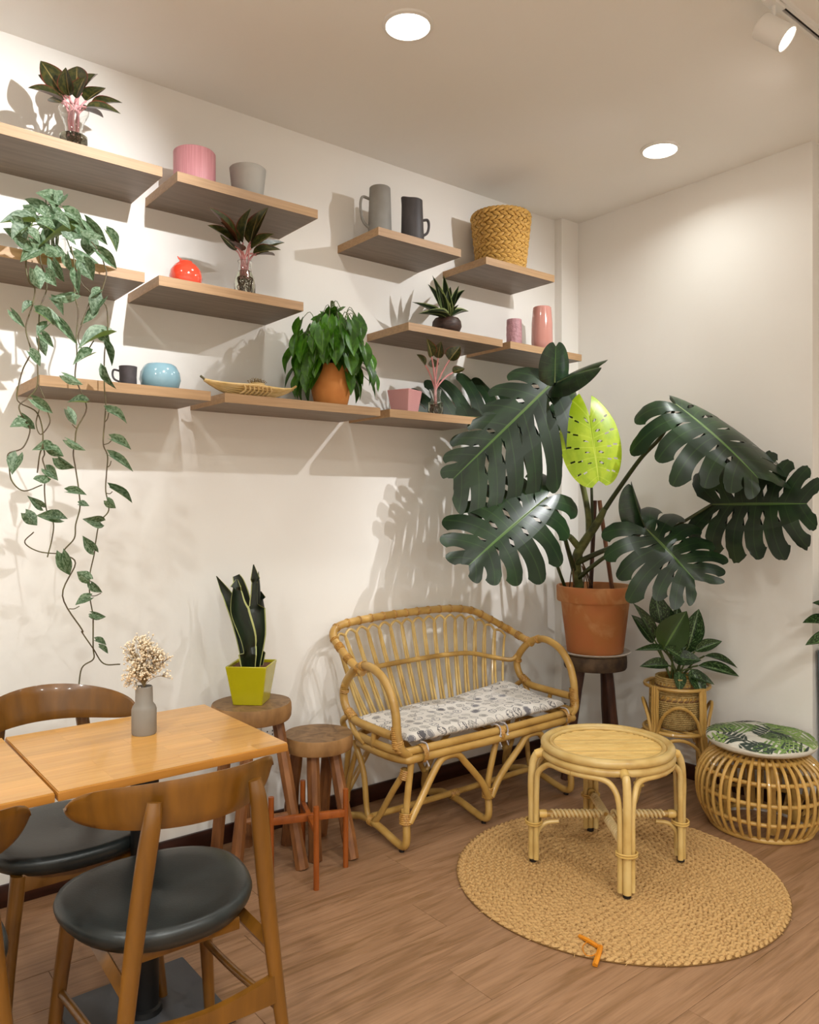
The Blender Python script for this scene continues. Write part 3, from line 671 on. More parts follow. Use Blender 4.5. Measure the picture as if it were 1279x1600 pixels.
lv(C_, 2.46, (360, 885, 318, 832, 38), (238, 897, 267, 985, 48), (342, 998, 295, 968, 42), (350, 1012, 390, 1052, 30), (347, 1068, 288, 1092, 38), (355, 1128, 405, 1142, 24))
lv(D_, 4.263, (612, 45, 705, 57, 45), (637, 215, 717, 238, 42), (660, 258, 727, 303, 36))
pm = [leaf_mesh('vine_leaf', M['pothos'], 'heart', fold=f_, curl=c_, nl=7, nw=6) for f_, c_ in ((.25, .12), (.42, .2), (-.2, .1), (.3, .3))]
rp = random.Random(11)
for i, (a, b, w) in enumerate(vl):
    y_ = VY + rp.uniform(-.035, .015)
    if i < 20: y_ = 2.66 + rp.uniform(-.09, .08) if a[1] < 375 else 2.585 + rp.uniform(-.03, .01)
    p, q = pix_y(a[0], a[1], y_), pix_y(b[0], b[1], y_ + rp.uniform(-.03, .01))
    ww = w*2.35/F_PX*(1.4 if a[1] < 480 else 1.2)
    place_leaf(pm[i % 4], p, q, ww, t, TOCAM + V((rp.uniform(-.4, .4), rp.uniform(-.3, .3), rp.uniform(.1, .8))))
def strand(pts, r=.0022, m='vine', y=VY+.004, jit=.004):
    P = [pix_y(x, yy, y + rp.uniform(-jit, jit)) for x, yy in pts]
    MB().tube(spline(P, 6), r, 6).build('vine_stem', M[m], t, world=True)
def seq(*gs): return [fn(*p) for fn, ps in gs for p in ps]
strand(seq((A_, [(760, 520), (830, 610), (870, 720), (885, 800), (840, 980), (890, 1080), (895, 1290)]), (B_, [(870, 60), (868, 330), (880, 480), (870, 640), (860, 820), (895, 920), (885, 1080), (880, 1210), (905, 1370), (830, 1470)]), (C_, [(368, 850), (362, 900), (345, 980), (345, 1060), (357, 1130)]), (D_, [(620, 40), (620, 260), (622, 340), (545, 400), (520, 560)])))
strand(seq((A_, [(590, 560), (620, 700), (620, 950), (650, 1100), (635, 1320)]), (B_, [(640, 80), (625, 250), (650, 330), (720, 520), (640, 690), (625, 800), (610, 900), (630, 1030), (655, 1200), (665, 1350), (630, 1490)]), (C_, [(285, 840), (243, 895), (290, 935), (240, 1060), (315, 1190)]), (D_, [(545, 160), (620, 270), (690, 370), (800, 375)])))
strand(seq((C_, [(243, 900), (150, 890), (95, 855), (130, 815)]),), .0018)
strand(seq((A_, [(250, 590), (215, 700), (240, 850), (290, 910), (270, 1050), (215, 1240), (260, 1430)]), (B_, [(240, 100), (190, 200), (150, 350), (140, 430), (170, 480), (300, 550), (350, 680), (355, 820), (330, 910), (310, 1060)])))
strand(seq((A_, [(330, 610), (340, 690), (390, 900), (330, 1100), (320, 1460)]), (B_, [(310, 100), (310, 330), (240, 430), (160, 500), (190, 600), (250, 700), (190, 850), (70, 900), (75, 1000), (100, 1130), (200, 1210), (350, 1160)])), .002)
strand(seq((B_, [(310, 310), (340, 370), (372, 440)]),), .0018)
strand(seq((B_, [(330, 520), (300, 650), (340, 740), (415, 640), (390, 530)]),), .0018)
strand(seq((B_, [(355, 820), (370, 900), (355, 950), (380, 1050), (370, 1200), (390, 1380)]), (C_, [(205, 780), (200, 840), (182, 912)])), .002)
strand(seq((A_, [(640, 790), (690, 880), (755, 970), (690, 1180), (650, 1330), (710, 1440), (780, 1345)]),), .002)
for (x1, y1), (x2, y2) in [((870, 640), (905, 560)), ((860, 825), (935, 780)), ((890, 1015), (925, 960)), ((885, 1230), (935, 1215)), ((640, 690), (600, 655)), ((385, 1335), (340, 1335))]: strand(seq((B_, [(x1, y1), ((x1+x2)/2+6, (y1+y2)/2+10), (x2, y2)]),), .0015)
for (x1, y1), (x2, y2) in [((362, 895), (352, 880)), ((345, 985), (330, 985)), ((345, 1060), (388, 1050)), ((345, 1065), (320, 1070)), ((265, 1110), (305, 1100))]: strand(seq((C_, [(x1, y1), ((x1+x2)/2, (y1+y2)/2+5), (x2, y2)]),), .0014)
for px, py in [(75, 320), (60, 335), (40, 345), (100, 340), (120, 350), (135, 370), (90, 365), (52, 375), (60, 395), (78, 400), (112, 395), (145, 390), (30, 370), (70, 310)]:   # stems out of the jar
    e = pix_y(px, py, 2.67); s0 = jar + V((rp.uniform(-.02, .02), rp.uniform(-.02, .02), .05)); top = s0 + V((0, 0, .07))
    MB().tube(spline([s0, top, top.lerp(e, .6) + V((0, 0, .03)), e], 5), .0018, 5).build('vine_stem', M['stem'], t, world=True)
# ------------------------------------------------------------------ rattan loveseat
def band(parent, c, axis, r, ln=.03, m=None, name='binding', turns=None):
    ax = V(axis).normalized(); n = turns or max(3, int(ln/.006)); c = V(c); prof = []
    for i in range(n):
        z0 = -ln/2 + ln*i/n; d = ln/n
        prof += [(r-.0012, z0), (r+.0012, z0+d*.5)]
    prof.append((r-.0012, ln/2)); q = ax.to_track_quat('Z', 'Y').to_matrix()
    b = MB().lathe(prof, 14); b.v = [c + q @ p for p in b.v]
    return b.build(name, m or M['wrap'], parent, world=True)
XL, XR, YF, YB = 1.87, 2.93, 2.40, 2.80
LC = (XL+XR)/2
t = thing('rattan_loveseat', 'rattan loveseat with a looped spindle back and round looped arms', 'loveseat', (LC, 2.6, 0))
def pole(name, pts, r, n=10, m='rattan', sm=8, closed=False, parent=None):
    P = spline(pts, sm, closed) if sm else pts
    return MB().tube(P, r, n, closed=closed).build(name, M[m], parent or t, world=True)
SZ = .375                                                       # seat rail height
# seat frame: front rails curve round the corners
for k, (dz, dy) in enumerate(((0.018, 0), (-.012, -.012))):
    pole('front_rail', [(XL+.02, YF+.30, SZ+dz), (XL+.01, YF+.12, SZ+dz), (XL+.03, YF+.02+dy, SZ+dz), (XL+.10, YF+dy, SZ+dz), (LC, YF-.012+dy, SZ+dz), (XR-.10, YF+dy, SZ+dz), (XR-.03, YF+.02+dy, SZ+dz), (XR-.01, YF+.12, SZ+dz), (XR-.02, YF+.30, SZ+dz)], .0165)
pole('back_seat_rail', [(XL+.02, YF+.28, SZ), (XL+.06, YB-.04, SZ), (XL+.20, YB+.01, SZ), (LC, YB+.03, SZ), (XR-.20, YB+.01, SZ), (XR-.06, YB-.04, SZ), (XR-.02, YF+.28, SZ)], .016)
for x in (LC-.30, LC, LC+.30): pole('seat_slat', [(x, YF, SZ), (x, YB+.02, SZ)], .011, sm=2)
# back hoop
HT = .845
hoop = [(XL+.00, YB-.16, .668), (XL-.005, YB-.08, .70), (XL-.015, YB-.01, .752), (XL-.02, YB+.035, .80), (XL+.03, YB+.062, .832), (XL+.17, YB+.08, HT), (LC-.15, YB+.088, HT+.008), (LC+.12, YB+.088, HT+.008), (LC+.30, YB+.082, .832), (XR-.10, YB+.07, .775), (XR-.01, YB+.04, .722), (XR+.005, YB-.04, .69), (XR, YB-.12, .668)]
HP = spline(hoop, 10); b = MB().tube(HP, .0175, 12); b.build('back_hoop', M['rattan'], t, world=True)
hl = [0]
for i in range(1, len(HP)): hl.append(hl[-1] + (HP[i]-HP[i-1]).length)
def hoop_at(s):
    d = s*hl[-1]
    for i in range(1, len(HP)):
        if hl[i] >= d: k = (d-hl[i-1])/(hl[i]-hl[i-1]); return HP[i-1].lerp(HP[i], k), (HP[i]-HP[i-1]).normalized()
    return HP[-1], (HP[-1]-HP[-2]).normalized()
NS = 17
def seat_pt(u): # back edge of the seat, u 0..1
    x = XL+.10 + (XR-XL-.20)*u; return V((x, YB + .025 - .06*(2*u-1)**4, SZ+.012))
def midpt(u): a = V(hoop_at(.14+.72*u)[0]); return a.lerp(seat_pt(u), .47) + V((0, -.006, 0))
for i in range(NS):                                             # hairpin spindles
    ua, ub = i/NS, (i+1)/NS; um = (ua+ub)/2; g = .010/NS*3
    ta, tb, tm = V(hoop_at(.12+.76*(ua+g))[0]), V(hoop_at(.12+.76*(ub-g))[0]), V(hoop_at(.12+.76*um)[0])
    sa, sb = seat_pt(ua+.012), seat_pt(ub-.012)
    def dn(p, q, f): return p.lerp(q, f) + V((0, .012*math.sin(PI*f), 0))
    arch = [dn(sa, ta, 0), dn(sa, ta, .35), dn(sa, ta, .7), dn(sa, ta, .84), dn(sa, ta, .895)]
    topc = tm + (seat_pt(um)-tm).normalized()*.030
    pts = arch + [topc] + [dn(sb, tb, f) for f in (.895, .84, .7, .35, 0)]
    pole('spindle_loop', pts, .0062, 8, 'rattan_pale', 5)
    band(t, tm, hoop_at(.12+.76*um)[1], .0192, .012, name='hoop_tie', turns=2)
pole('back_cross_rail', [V((XL, YF+.378, .60)), midpt(0)+V((-.045, -.02, 0))] + [midpt(u) + V((0, .008, 0)) for u in (.05, .2, .35, .5, .65, .8, .95)] + [midpt(1)+V((.03, -.02, 0)), V((XR, YF+.378, .60))], .0115)
for s in (.02, .07, .115, .89, .935, .98): p, d = hoop_at(s); band(t, p, d, .0192, .03)
# arms: big loops
for sx, x in ((-1, XL), (1, XR)):
    loop = [(x-sx*.05, YF+.0, SZ+.002), (x-sx*.012, YF+.0, SZ+.03), (x, YF+.012, SZ+.09), (x, YF+.022, .54), (x, YF+.05, .61), (x, YF+.11, .672), (x, YF+.20, .700), (x, YF+.29, .678), (x, YF+.36, .615), (x, YF+.385, .555), (x, YF+.36, .495), (x, YF+.30, .462), (x, YF+.20, .455), (x, YF+.04, .452)]
    pole('arm_loop', loop, .0175, 12)
    inner = [(x-sx*.03, YF+.02, SZ+.0), (x-sx*.012, YF+.03, SZ+.04), (x-sx*.004, YF+.045, .50)]
    pole('arm_brace', [(x, YF+.34, .475), (x, YF+.30, .41), (x-sx*.01, YF+.24, SZ)], .0125)
    pole('arm_brace', [(x, YF+.16, .452), (x, YF+.17, .41), (x-sx*.01, YF+.18, SZ)], .0105)
    pole('arm_brace', [(x, YF+.33, .48), (x-sx*.0, YB-.01, .44), (x-sx*.03, YB, SZ)], .0125)
    band(t, (x, YF+.016, .452), (0, .1, 1), .0205, .085, turns=11); band(t, (x-sx*.006, YF+.006, SZ+.045), (sx*.25, .1, 1), .0195, .045, turns=6)
    band(t, (x, YF+.33, .478), (0, 1, .55), .0198, .05, turns=6); band(t, (x, YF+.378, .57), (0, -.2, 1), .0195, .014, turns=2)
    band(t, (x, YF+.24, .695), (0, 1, -.3), .0198, .02, turns=3)
for x in (XL+.105, LC, XR-.105): band(t, (x, YF-.008, SZ+.003), (1, 0, 0), .036, .022, turns=4)
# legs: three runners, zigzag front, side and rear V shapes
FX = [XL+.03, LC-.055, XR-.05]
for i, x in enumerate(FX):
    pole('runner', [(x+.01, YF+.02, .17), (x+.006, YF+.0, .10), (x, YF-.006, .042), (x, YF+.02, .022), (x-.0, YF+.07, .028), (x, YF+.18, .052), (x, YF+.28, .058), (x, YB-.06, .045), (x, YB-.0, .03), (x, YB+.02, .05), (x, YB+.01, .12)], .0155)
    MB().lathe([(.0001, .0), (.011, 0), (.0115, .018), (.0001, .018)], 14, c=(x, YF+.022, 0)).build('rubber_foot', M['foot'], t, world=True)
    MB().lathe([(.0001, .0), (.011, 0), (.0115, .022), (.0001, .022)], 14, c=(x, YB-.0, 0)).build('rubber_foot', M['foot'], t, world=True)
    pole('front_leg', [(x+(.03 if i == 0 else (-.03 if i == 2 else .055)), YF-.0, SZ-.02), (x+(.012 if i < 2 else -.012), YF+.004, .20), (x+.006, YF+.006, .11)], .0135, sm=5)
    band(t, (x+.006, YF+.004, .135), (.05, .03, 1), .0255, .045, turns=6)
def zig(xa, xb, y, top=.335, low=.12):
    xm = (xa+xb)/2; return [(xa+.012, y, low), (xa+.07, y, low+.08), (xm-.085, y, top-.04), (xm-.045, y, top), (xm+.0, y, top+.008), (xm+.045, y, top), (xm+.085, y, top-.04), (xb-.05, y, low+.08), (xb-.004, y, low)]
for a, b2 in ((0, 1), (1, 2)):
    pole('front_brace', zig(FX[a], FX[b2], YF-.012), .0145)
    pole('rear_brace', zig(FX[a], FX[b2], YB+.018), .0125)
for x, sx in ((FX[0], 1), (FX[2], -1)):                         # side V
    ym = YF+.21
    pole('side_brace', [(x-sx*.005, YB-.06, SZ-.01), (x, YB-.12, .24), (x, ym+.045, .09), (x, ym+.01, .066), (x, ym-.03, .082), (x+sx*.0, YF+.08, .22), (x+sx*.018, YF+.02, .315)], .0125)
    pole('rear_leg', [(x-sx*.0, YB-.02, SZ), (x, YB+.005, .22), (x, YB+.012, .09)], .0125, sm=5)
    pole('rear_leg', [(x-sx*.0, YB-.09, SZ-.01), (x-sx*.01, YB-.03, .20), (x, YB+.0, .09)], .011, sm=5)
    band(t, (x+sx*.016, YF+.022, .30), (sx*.1, -.2, 1), .021, .04, turns=5); band(t, (x, ym+.01, .06), (0, 1, 0), .021, .03, turns=4)
pole('long_stretcher', [(FX[0], YF+.22, .078), (LC, YF+.215, .076), (FX[2], YF+.22, .078)], .0135, sm=4)
band(t, (FX[1], YF+.215, .072), (1, 0, 0), .0175, .05, turns=6)

# seat cushion: soft slab, right rear corner riding up
def cushion_print():
    m = mat('printed_cotton', '#cfc7bd', rough=.85, sheen=.2); nt = m.node_tree; N = nt.nodes; L = nt.links; p = N['Principled BSDF']
    uv = N.new('ShaderNodeUVMap'); mp = N.new('ShaderNodeMapping'); mp.inputs['Scale'].default_value = (17, 8, 1); L.new(uv.outputs[0], mp.inputs[0])
    vo = N.new('ShaderNodeTexVoronoi'); vo.inputs['Scale'].default_value = 1; vo.inputs['Randomness'].default_value = .35; L.new(mp.outputs[0], vo.inputs['Vector'])
    vo.voronoi_dimensions = '2D'
    nz = N.new('ShaderNodeTexNoise'); nz.inputs['Scale'].default_value = 3.0; nz.inputs['Detail'].default_value = 2; L.new(mp.outputs[0], nz.inputs['Vector'])
    def m_(op, a, b=None, c=None):
        n = N.new('ShaderNodeMath'); n.operation = op
        for i, x in enumerate((a, b, c)):
            if x is None: continue
            if isinstance(x, (int, float)): n.inputs[i].default_value = x
            else: L.new(x, n.inputs[i])
        return n.outputs[0]
    d = m_('ADD', vo.outputs['Distance'], m_('MULTIPLY', m_('SUBTRACT', nz.outputs[0], .5), .35))
    se = N.new('ShaderNodeSeparateColor'); L.new(vo.outputs['Color'], se.inputs[0])
    rim = m_('MULTIPLY', m_('LESS_THAN', d, .37), m_('GREATER_THAN', d, .31))
    wv = m_('GREATER_THAN', m_('SINE', m_('MULTIPLY', d, 60)), .35)
    nz2 = N.new('ShaderNodeTexNoise'); nz2.inputs['Scale'].default_value = 6.5; L.new(mp.outputs[0], nz2.inputs['Vector'])
    doodle = m_('GREATER_THAN', nz2.outputs[0], .54)
    inside = m_('MULTIPLY', m_('LESS_THAN', d, .33), m_('MAXIMUM', m_('MULTIPLY', doodle, m_('GREATER_THAN', se.outputs[0], .35)), m_('MULTIPLY', wv, m_('LESS_THAN', se.outputs[1], .35))))
    solid = m_('MULTIPLY', m_('LESS_THAN', d, .27), m_('GREATER_THAN', se.outputs[2], .82))
    ink = m_('MAXIMUM', m_('MAXIMUM', rim, inside), solid)
    inkc = N.new('ShaderNodeValToRGB'); e = inkc.color_ramp.elements; e[0].color = srgb('#8a8580'); e[1].color = srgb('#2a2836'); e[0].position = .3; e[1].position = .8; q = e.new(.55); q.color = srgb('#6a6870'); L.new(se.outputs[1], inkc.inputs[0])
    mx = N.new('ShaderNodeMix'); mx.data_type = 'RGBA'; L.new(m_('MULTIPLY', ink, .9), mx.inputs[0]); mx.inputs[6].default_value = srgb('#d8d1c8'); L.new(inkc.outputs[0], mx.inputs[7]); L.new(mx.outputs[2], p.inputs['Base Color'])
    return m
def slab(xa, xb, ya, yb, z0, th, nx=40, ny=18, lift=None):
    b = MB(); vs, fs, uv = [], [], []
    for side in (1, -1):
        for j in range(ny+1):
            for i in range(nx+1):
                u, v = i/nx, j/ny; e = (1-abs(2*u-1)**8)*(1-abs(2*v-1)**6)
                x, y = xa+(xb-xa)*u, ya+(yb-ya)*v; puff = th/2*max(0, e)**.45
                dim = .006*math.sin(u*9.5+1)*math.sin(v*5.2+.6) + .004*math.sin(u*21+v*6)
                z = z0 + th/2 + side*puff + (dim*e if side > 0 else 0) + (lift(u, v) if lift else 0)
                vs.append((x, y, z)); uv.append((u, v))
    n1 = (nx+1)*(ny+1)
    for j in range(ny):
        for i in range(nx):
            a = j*(nx+1)+i; fs.append((a, a+1, a+nx+2, a+nx+1)); fs.append((n1+a, n1+a+nx+1, n1+a+nx+2, n1+a+1))
    b.add(vs, fs, True, [[uv[k] for k in f] for f in fs]); return b
t2 = thing('seat_cushion', 'flat cream seat cushion printed with small grey and navy doodles', 'cushion', (LC, 2.6, SZ+.034))
cb = slab(XL+.045, XR-.075, YF-.008, YB-.005, SZ+.034, .052, lift=lambda u, v: .055*max(0, u-.60)**1.1*max(0, v-.35)*3.0)
bmt = cb.build('pad', cushion_print(), t2, world=True)
md = bmt.modifiers.new('w', 'WELD'); md.merge_threshold = .0005
for x in (XL+.115, LC-.012, LC+.03, XR-.10):
    z = SZ+.045
    MB().tube(spline([(x, YF+.012, z), (x+.004, YF-.022, z-.004), (x+.002, YF-.036, z-.03), (x-.004, YF-.03, z-.055), (x+.006, YF-.036, z-.09)], 6), .0032, 6).build('tie_cord', M['tie'], t2, world=True)
    MB().lathe([(.0005, -.006), (.006, 0), (.0005, .006)], 8, c=(x+.001, YF-.036, z-.045)).build('knot', M['tie'], t2, world=True)

# ------------------------------------------------------------------ round seagrass rug
RC, RR = V((2.392, 1.778, 0)), .585
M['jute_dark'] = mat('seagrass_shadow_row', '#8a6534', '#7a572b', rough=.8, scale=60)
t = thing('round_rug', 'round braided seagrass rug under the rattan coffee table', 'rug', RC)
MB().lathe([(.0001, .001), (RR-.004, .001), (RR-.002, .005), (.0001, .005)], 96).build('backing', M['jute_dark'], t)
b = MB(); r_ = .014; pitch = .0262
while r_ < RR-.006:
    cnt = max(5, int(2*PI*r_/.0275))
    for half, tl in ((-.0058, .52), (.0058, -.52)):
        for k in range(cnt):
            a = 2*PI*(k + .5*(half > 0) + rnd.uniform(-.10, .10))/cnt; ca, sa = math.cos(a), math.sin(a)
            rad, tan = V((ca, sa, 0)), V((-sa, ca, 0)); ax = tan*math.cos(tl) + rad*math.sin(tl); bn = V((0, 0, 1)).cross(ax)
            ce = rad*(r_+half) + V((0, 0, .0052 + rnd.uniform(-.001, .0010))); vs = []
            for s, w in ((-1, .2), (-.45, 1), (.35, 1), (1, .2)):
                for q in range(5): g = PI*q/4; vs.append(ce + ax*.0185*s + bn*math.cos(g)*.0078*w + V((0, 0, math.sin(g)*.0080*w)))
            b.add(vs, [(m*5+q, m*5+q+1, m*5+q+6, m*5+q+5) for m in range(3) for q in range(4)], True)
    r_ += pitch
b.build('braid', M['jute'], t, kind='stuff')
fr = MB()
for k in range(46):
    a = rnd.uniform(0, 2*PI); p = V((math.cos(a), math.sin(a), 0)); d = V((rnd.uniform(-1, 1), rnd.uniform(-1, 1), 0))
    fr.tube([p*(RR-.005)+V((0, 0, .006)), p*(RR+rnd.uniform(.0, .009))+d*.008+V((0, 0, .003))], .0011, 4)
fr.build('frayed_ends', M['jute'], t, kind='stuff')
rz_ = .0135
rb = thing('orange_ribbon', 'knotted scrap of orange ribbon lying at the front edge of the rug', 'ribbon', (1.9, 1.51, rz_))
def rib(pts, w):
    P = [pix_z(x, y, z) for x, y, z in pts]; return MB().tube(spline(P, 6), w, 6, flat=.16, up=(0, 0, 1)) if False else MB().tube(spline(P, 6), w, 6)
for pts, w in (([(905, 1462, .017), (918, 1468, .022), (934, 1478, .022)], .0075), ([(938, 1478, .022), (935, 1490, .018), (929, 1508, .008)], .0085)):
    b = rib(pts, w); zc = rz_
    for p in b.v: p.z = max(.0145 if (p-RC).xy.length < RR else .002, p.z*.9)
    b.build('strip', M['orange'], rb, world=True)
MB().tube(spline([pix_z(x, y, .018) for x, y in [(918, 1470), (910, 1480), (915, 1492), (928, 1492), (938, 1480)]], 6), .0016, 6).build('loop', M['orange'], rb, world=True)
MB().lathe([(.0005, -.006), (.008, 0), (.0005, .006)], 10, c=pix_z(936, 1479, .021)).build('knot', M['orange'], rb, world=True)

M['cord'] = mat('pale_cane_cord', '#dcc08a', rough=.5)
# ------------------------------------------------------------------ rattan coffee table
TZ = .0145
tc_ = V((2.435, 1.85, TZ)); CH, CR = .452, .247
t = thing('rattan_coffee_table', 'round rattan coffee table with a slatted top standing on the rug', 'coffee table', tc_)
def ring(name, r, z, rad, parent=t, m='rattan_pale', n=72, seg=12):
    return MB().tube([(r*math.cos(2*PI*i/n), r*math.sin(2*PI*i/n), z) for i in range(n)], rad, seg, closed=True).build(name, M[m], parent)
ring('top_rim', CR-.016, CH-.014, .0165); ring('inner_rim', CR-.040, CH-.012, .0085); ring('lower_rim', CR-.012, CH-.043, .0145)
MB().lathe([(.0001, CH-.034), (CR-.02, CH-.034), (CR-.02, CH-.026), (.0001, CH-.026)], 48).build('top_board', M['gap'], t)
sa = R(-37.0); ns = 22; rin = CR-.036
for i in range(ns):
    o_ = -rin + 2*rin*(i+.5)/ns; h = math.sqrt(max(0, rin*rin-o_*o_))
    if h < .02: continue
    p = V((-math.sin(sa), math.cos(sa), 0))*o_; d = V((math.cos(sa), math.sin(sa), 0))
    MB().tube([p-d*h+V((0, 0, CH-.021)), p+d*h+V((0, 0, CH-.021))], rin/ns*.76, 8).build('slat', M['slat'], t)
LA = [R(x) for x in (51, 141, 231, 321)]
for a in LA:
    d = V((math.cos(a), math.sin(a), 0)); s = V((-math.sin(a), math.cos(a), 0)); rl = CR+.035
    def at(r, z, o=0): return d*r + s*o + V((0, 0, z))
    leg = MB().tube(spline([at(CR-.005, CH-.042), at(CR+.018, CH-.05), at(CR+.032, CH-.085), at(rl+.002, CH-.16), at(rl+.0, .2), at(rl, .012)], 7), .0148, 12).build('leg', M['rattan_pale'], t)
    cp = MB().lathe([(.0165, -.017), (.0172, 0), (.0165, .017)], 14); q = (at(CR+.018, CH-.05)-at(CR-.005, CH-.042)).to_track_quat('Z', 'Y').to_matrix(); cp.v = [at(CR+.006, CH-.045) + q @ p for p in cp.v]; cp.build('end_wrap', M['slat'], leg)
    for sg in (-1, 1):                                          # bent side canes hugging the leg then running under the rim
        pts = [at(rl-.012, .014, sg*.021), at(rl-.012, .18, sg*.021), at(rl-.014, CH-.17, sg*.022), at(rl-.018, CH-.11, sg*.030)]
        for da, rr_, z in ((.20, CR-.004, CH-.078), (.34, CR-.012, CH-.066), (.55, CR-.012, CH-.064), (.785, CR-.012, CH-.064)):
            g = a + sg*da; pts.append(V((math.cos(g)*rr_, math.sin(g)*rr_, z)))
        MB().tube(spline(pts, 7), .0105, 10).build('bent_cane', M['rattan_pale'], t)
    b = MB()
    for z in (.145, .153): 
        loopp = [at(rl-.006+.030*math.cos(g), z, .036*math.sin(g)) for g in [2*PI*k/20 for k in range(20)]]; b.tube(loopp, .0034, 6, closed=True)
    b.build('leg_tie', M['slat'], t)
    MB().lathe([(.0001, 0), (.014, 0), (.014, .013), (.0001, .013)], 14, c=at(rl-.004, 0)).build('rubber_foot', M['foot'], t)
    # cross stretcher with twisted binding
    zc = .165 if a in (LA[0], LA[2]) else .178
    st_ = MB().tube([at(.03, zc), at(rl-.02, zc)], .0125, 10).build('stretcher', M['rattan'], t)
    tw = MB(); n = 90
    for ph in (0, PI): tw.tube([at(.02+(rl-.09)*k/n, zc+.0125*math.sin(k*.42+ph), .0125*math.cos(k*.42+ph)) for k in range(n+1)], .0052, 6)
    tw.build('twisted_binding', M['cord'], st_)
    ew = MB().lathe([(.015, -.014), (.0165, 0), (.015, .014)], 14); q = d.to_track_quat('Z', 'Y').to_matrix(); ew.v = [at(rl-.04, zc) + q @ p for p in ew.v]; ew.build('end_wrap', M['slat'], st_)
    MB().tube(spline([at(rl-.016, .05), at(rl-.022, .11), at(rl-.05, .142), at(rl-.10, .150)], 6), .0078, 8).build('corner_brace', M['rattan_pale'], t)

# ------------------------------------------------------------------ rattan pouf and its cushion
pc = V((3.245, 1.672, 0)); 
t = thing('rattan_pouf', 'round barrel-shaped rattan pouf of bent ribs by the right wall', 'pouf', pc)
prof = [(.195, .012), (.222, .045), (.247, .10), (.256, .165), (.247, .23), (.215, .285), (.165, .318), (.130, .326)]
PP = spline([(r_, 0, z) for r_, z in prof], 5); NR = 42
me_rib = MB().tube(PP, .0072, 7).mesh('rib', M['rattan'], sharp=40)
for k in range(NR): link('rib', me_rib, t, rot=(0, 0, 2*PI*k/NR))
for r_, z, rad in ((.197, .012, .012), (.236, .088, .0085), (.247, .168, .0085), (.230, .245, .0085), (.170, .309, .010), (.128, .322, .009)): ring('hoop', r_, z, rad, t, 'rattan')
nb = MB()
for z, r_ in ((.088, .2395), (.168, .2495), (.245, .236)):
    for k in range(NR):
        a = 2*PI*k/NR; nb.add(*(lambda m: (m.v, m.f))(MB().lathe([(.0003, -.0115), (.0095, -.006), (.0105, 0), (.0095, .006), (.0003, .0115)], 6, c=(r_*math.cos(a), r_*math.sin(a), z))), True)
nb.build('knots', M['wrap'], t)
for k in range(4):
    a = PI/4 + k*PI/2; MB().tube([(.14*math.cos(a), .14*math.sin(a), .02), (.135*math.cos(a), .135*math.sin(a), .315)], .016, 10).build('inner_post', M['rattan'], t)
MB().lathe([(.172, .0), (.19, 0), (.192, .006), (.172, .006), (.172, 0)], 40).build('base_ring', M['saucer'], t)
MB().lathe([(.0001, .318), (.13, .318), (.13, .33), (.0001, .33)], 40).build('top_disc', M['rattan'], t)
cu = thing('pouf_cushion', 'round white cushion printed with green split leaves on the pouf', 'cushion', (3.245, 1.672, .332))
cp = []
for i in range(61):
    a = PI*i/60; r_ = .218*abs(math.sin(a))**.38; z = .034 - .034*math.cos(a); cp.append((max(.0001, r_), z))
b = MB().lathe(cp, 56)
for p in b.v: p.z += .006*math.sin(p.x*23)*math.sin(p.y*19+1)*(1 if p.z > .03 else 0)
pad = b.build('pad', mat('white_canvas', '#d6d2c4', rough=.8), cu)
# printed leaves lie on the cloth as thin flat cut-outs following its surface
def mini_monstera(c, ang, L_, m, idx):
    vs, fs = [], []; n = 26; cx_, cy_ = c
    def P(u, v): # u along midrib 0..1, v across -1..1
        x = cx_ + (u*L_)*math.cos(ang) - v*math.sin(ang); y = cy_ + (u*L_)*math.sin(ang) + v*math.cos(ang); rr = min(.2175, math.hypot(x, y)); 
        k = rr/max(1e-6, math.hypot(x, y)); x *= k; y *= k
        s = min(1, (rr/.218))**(1/.38); aa = math.asin(min(1, s)); z = .034 + .034*math.cos(aa)
        return V((x*1.004, y*1.004, z + .006*math.sin(x*23)*math.sin(y*19+1) + .0022))
    b_ = MB()
    for sg in (-1, 1):
        nl = 6
        for k in range(nl):
            u0, u1 = k/nl + .015, (k+1)/nl - .035; w = L_*.62*math.sin(PI*min(1, (k+.9)/(nl+.6)))**.6
            q = []
            for j in range(5):
                f = j/4; sh = f*.30 - .12
                q += [P(u0+sh+.02*f, sg*(.002+w*f)), P(u1+sh - .05*f*f, sg*(.002+w*f))]
            b_.add(q, [(2*j, 2*j+1, 2*j+3, 2*j+2) if sg > 0 else (2*j+1, 2*j, 2*j+2, 2*j+3) for j in range(4)], False)
    return b_.build('printed_leaf', m, pad)
pr = random.Random(5); PM = [mat('print_light_green', '#8aa658', rough=.8), mat('print_dark_green', '#36433a', rough=.8), mat('print_mid_green', '#6f8c4c', rough=.8)]
for i, (cx_, cy_, an) in enumerate([(-.10, -.13, 30), (-.17, -.02, 80), (-.02, -.17, -10), (-.06, -.04, 10), (.06, -.12, 60), (.02, .03, 120), (-.12, .09, 40), (-.02, .12, 170), (.10, .02, -40), (.08, .12, 20), (.15, -.07, 100), (.02, -.07, 200), (-.19, .05, 110), (-.13, -.16, -40), (.0, .19, 20), (-.2, -.08, -60), (.10, -.18, 10), (-.15, -.12, 150), (-.05, -.20, 160), (-.21, -.03, -100)]):
    mini_monstera((cx_, cy_), R(an), pr.uniform(.10, .135), PM[i % 2 if i % 5 else 2], i)
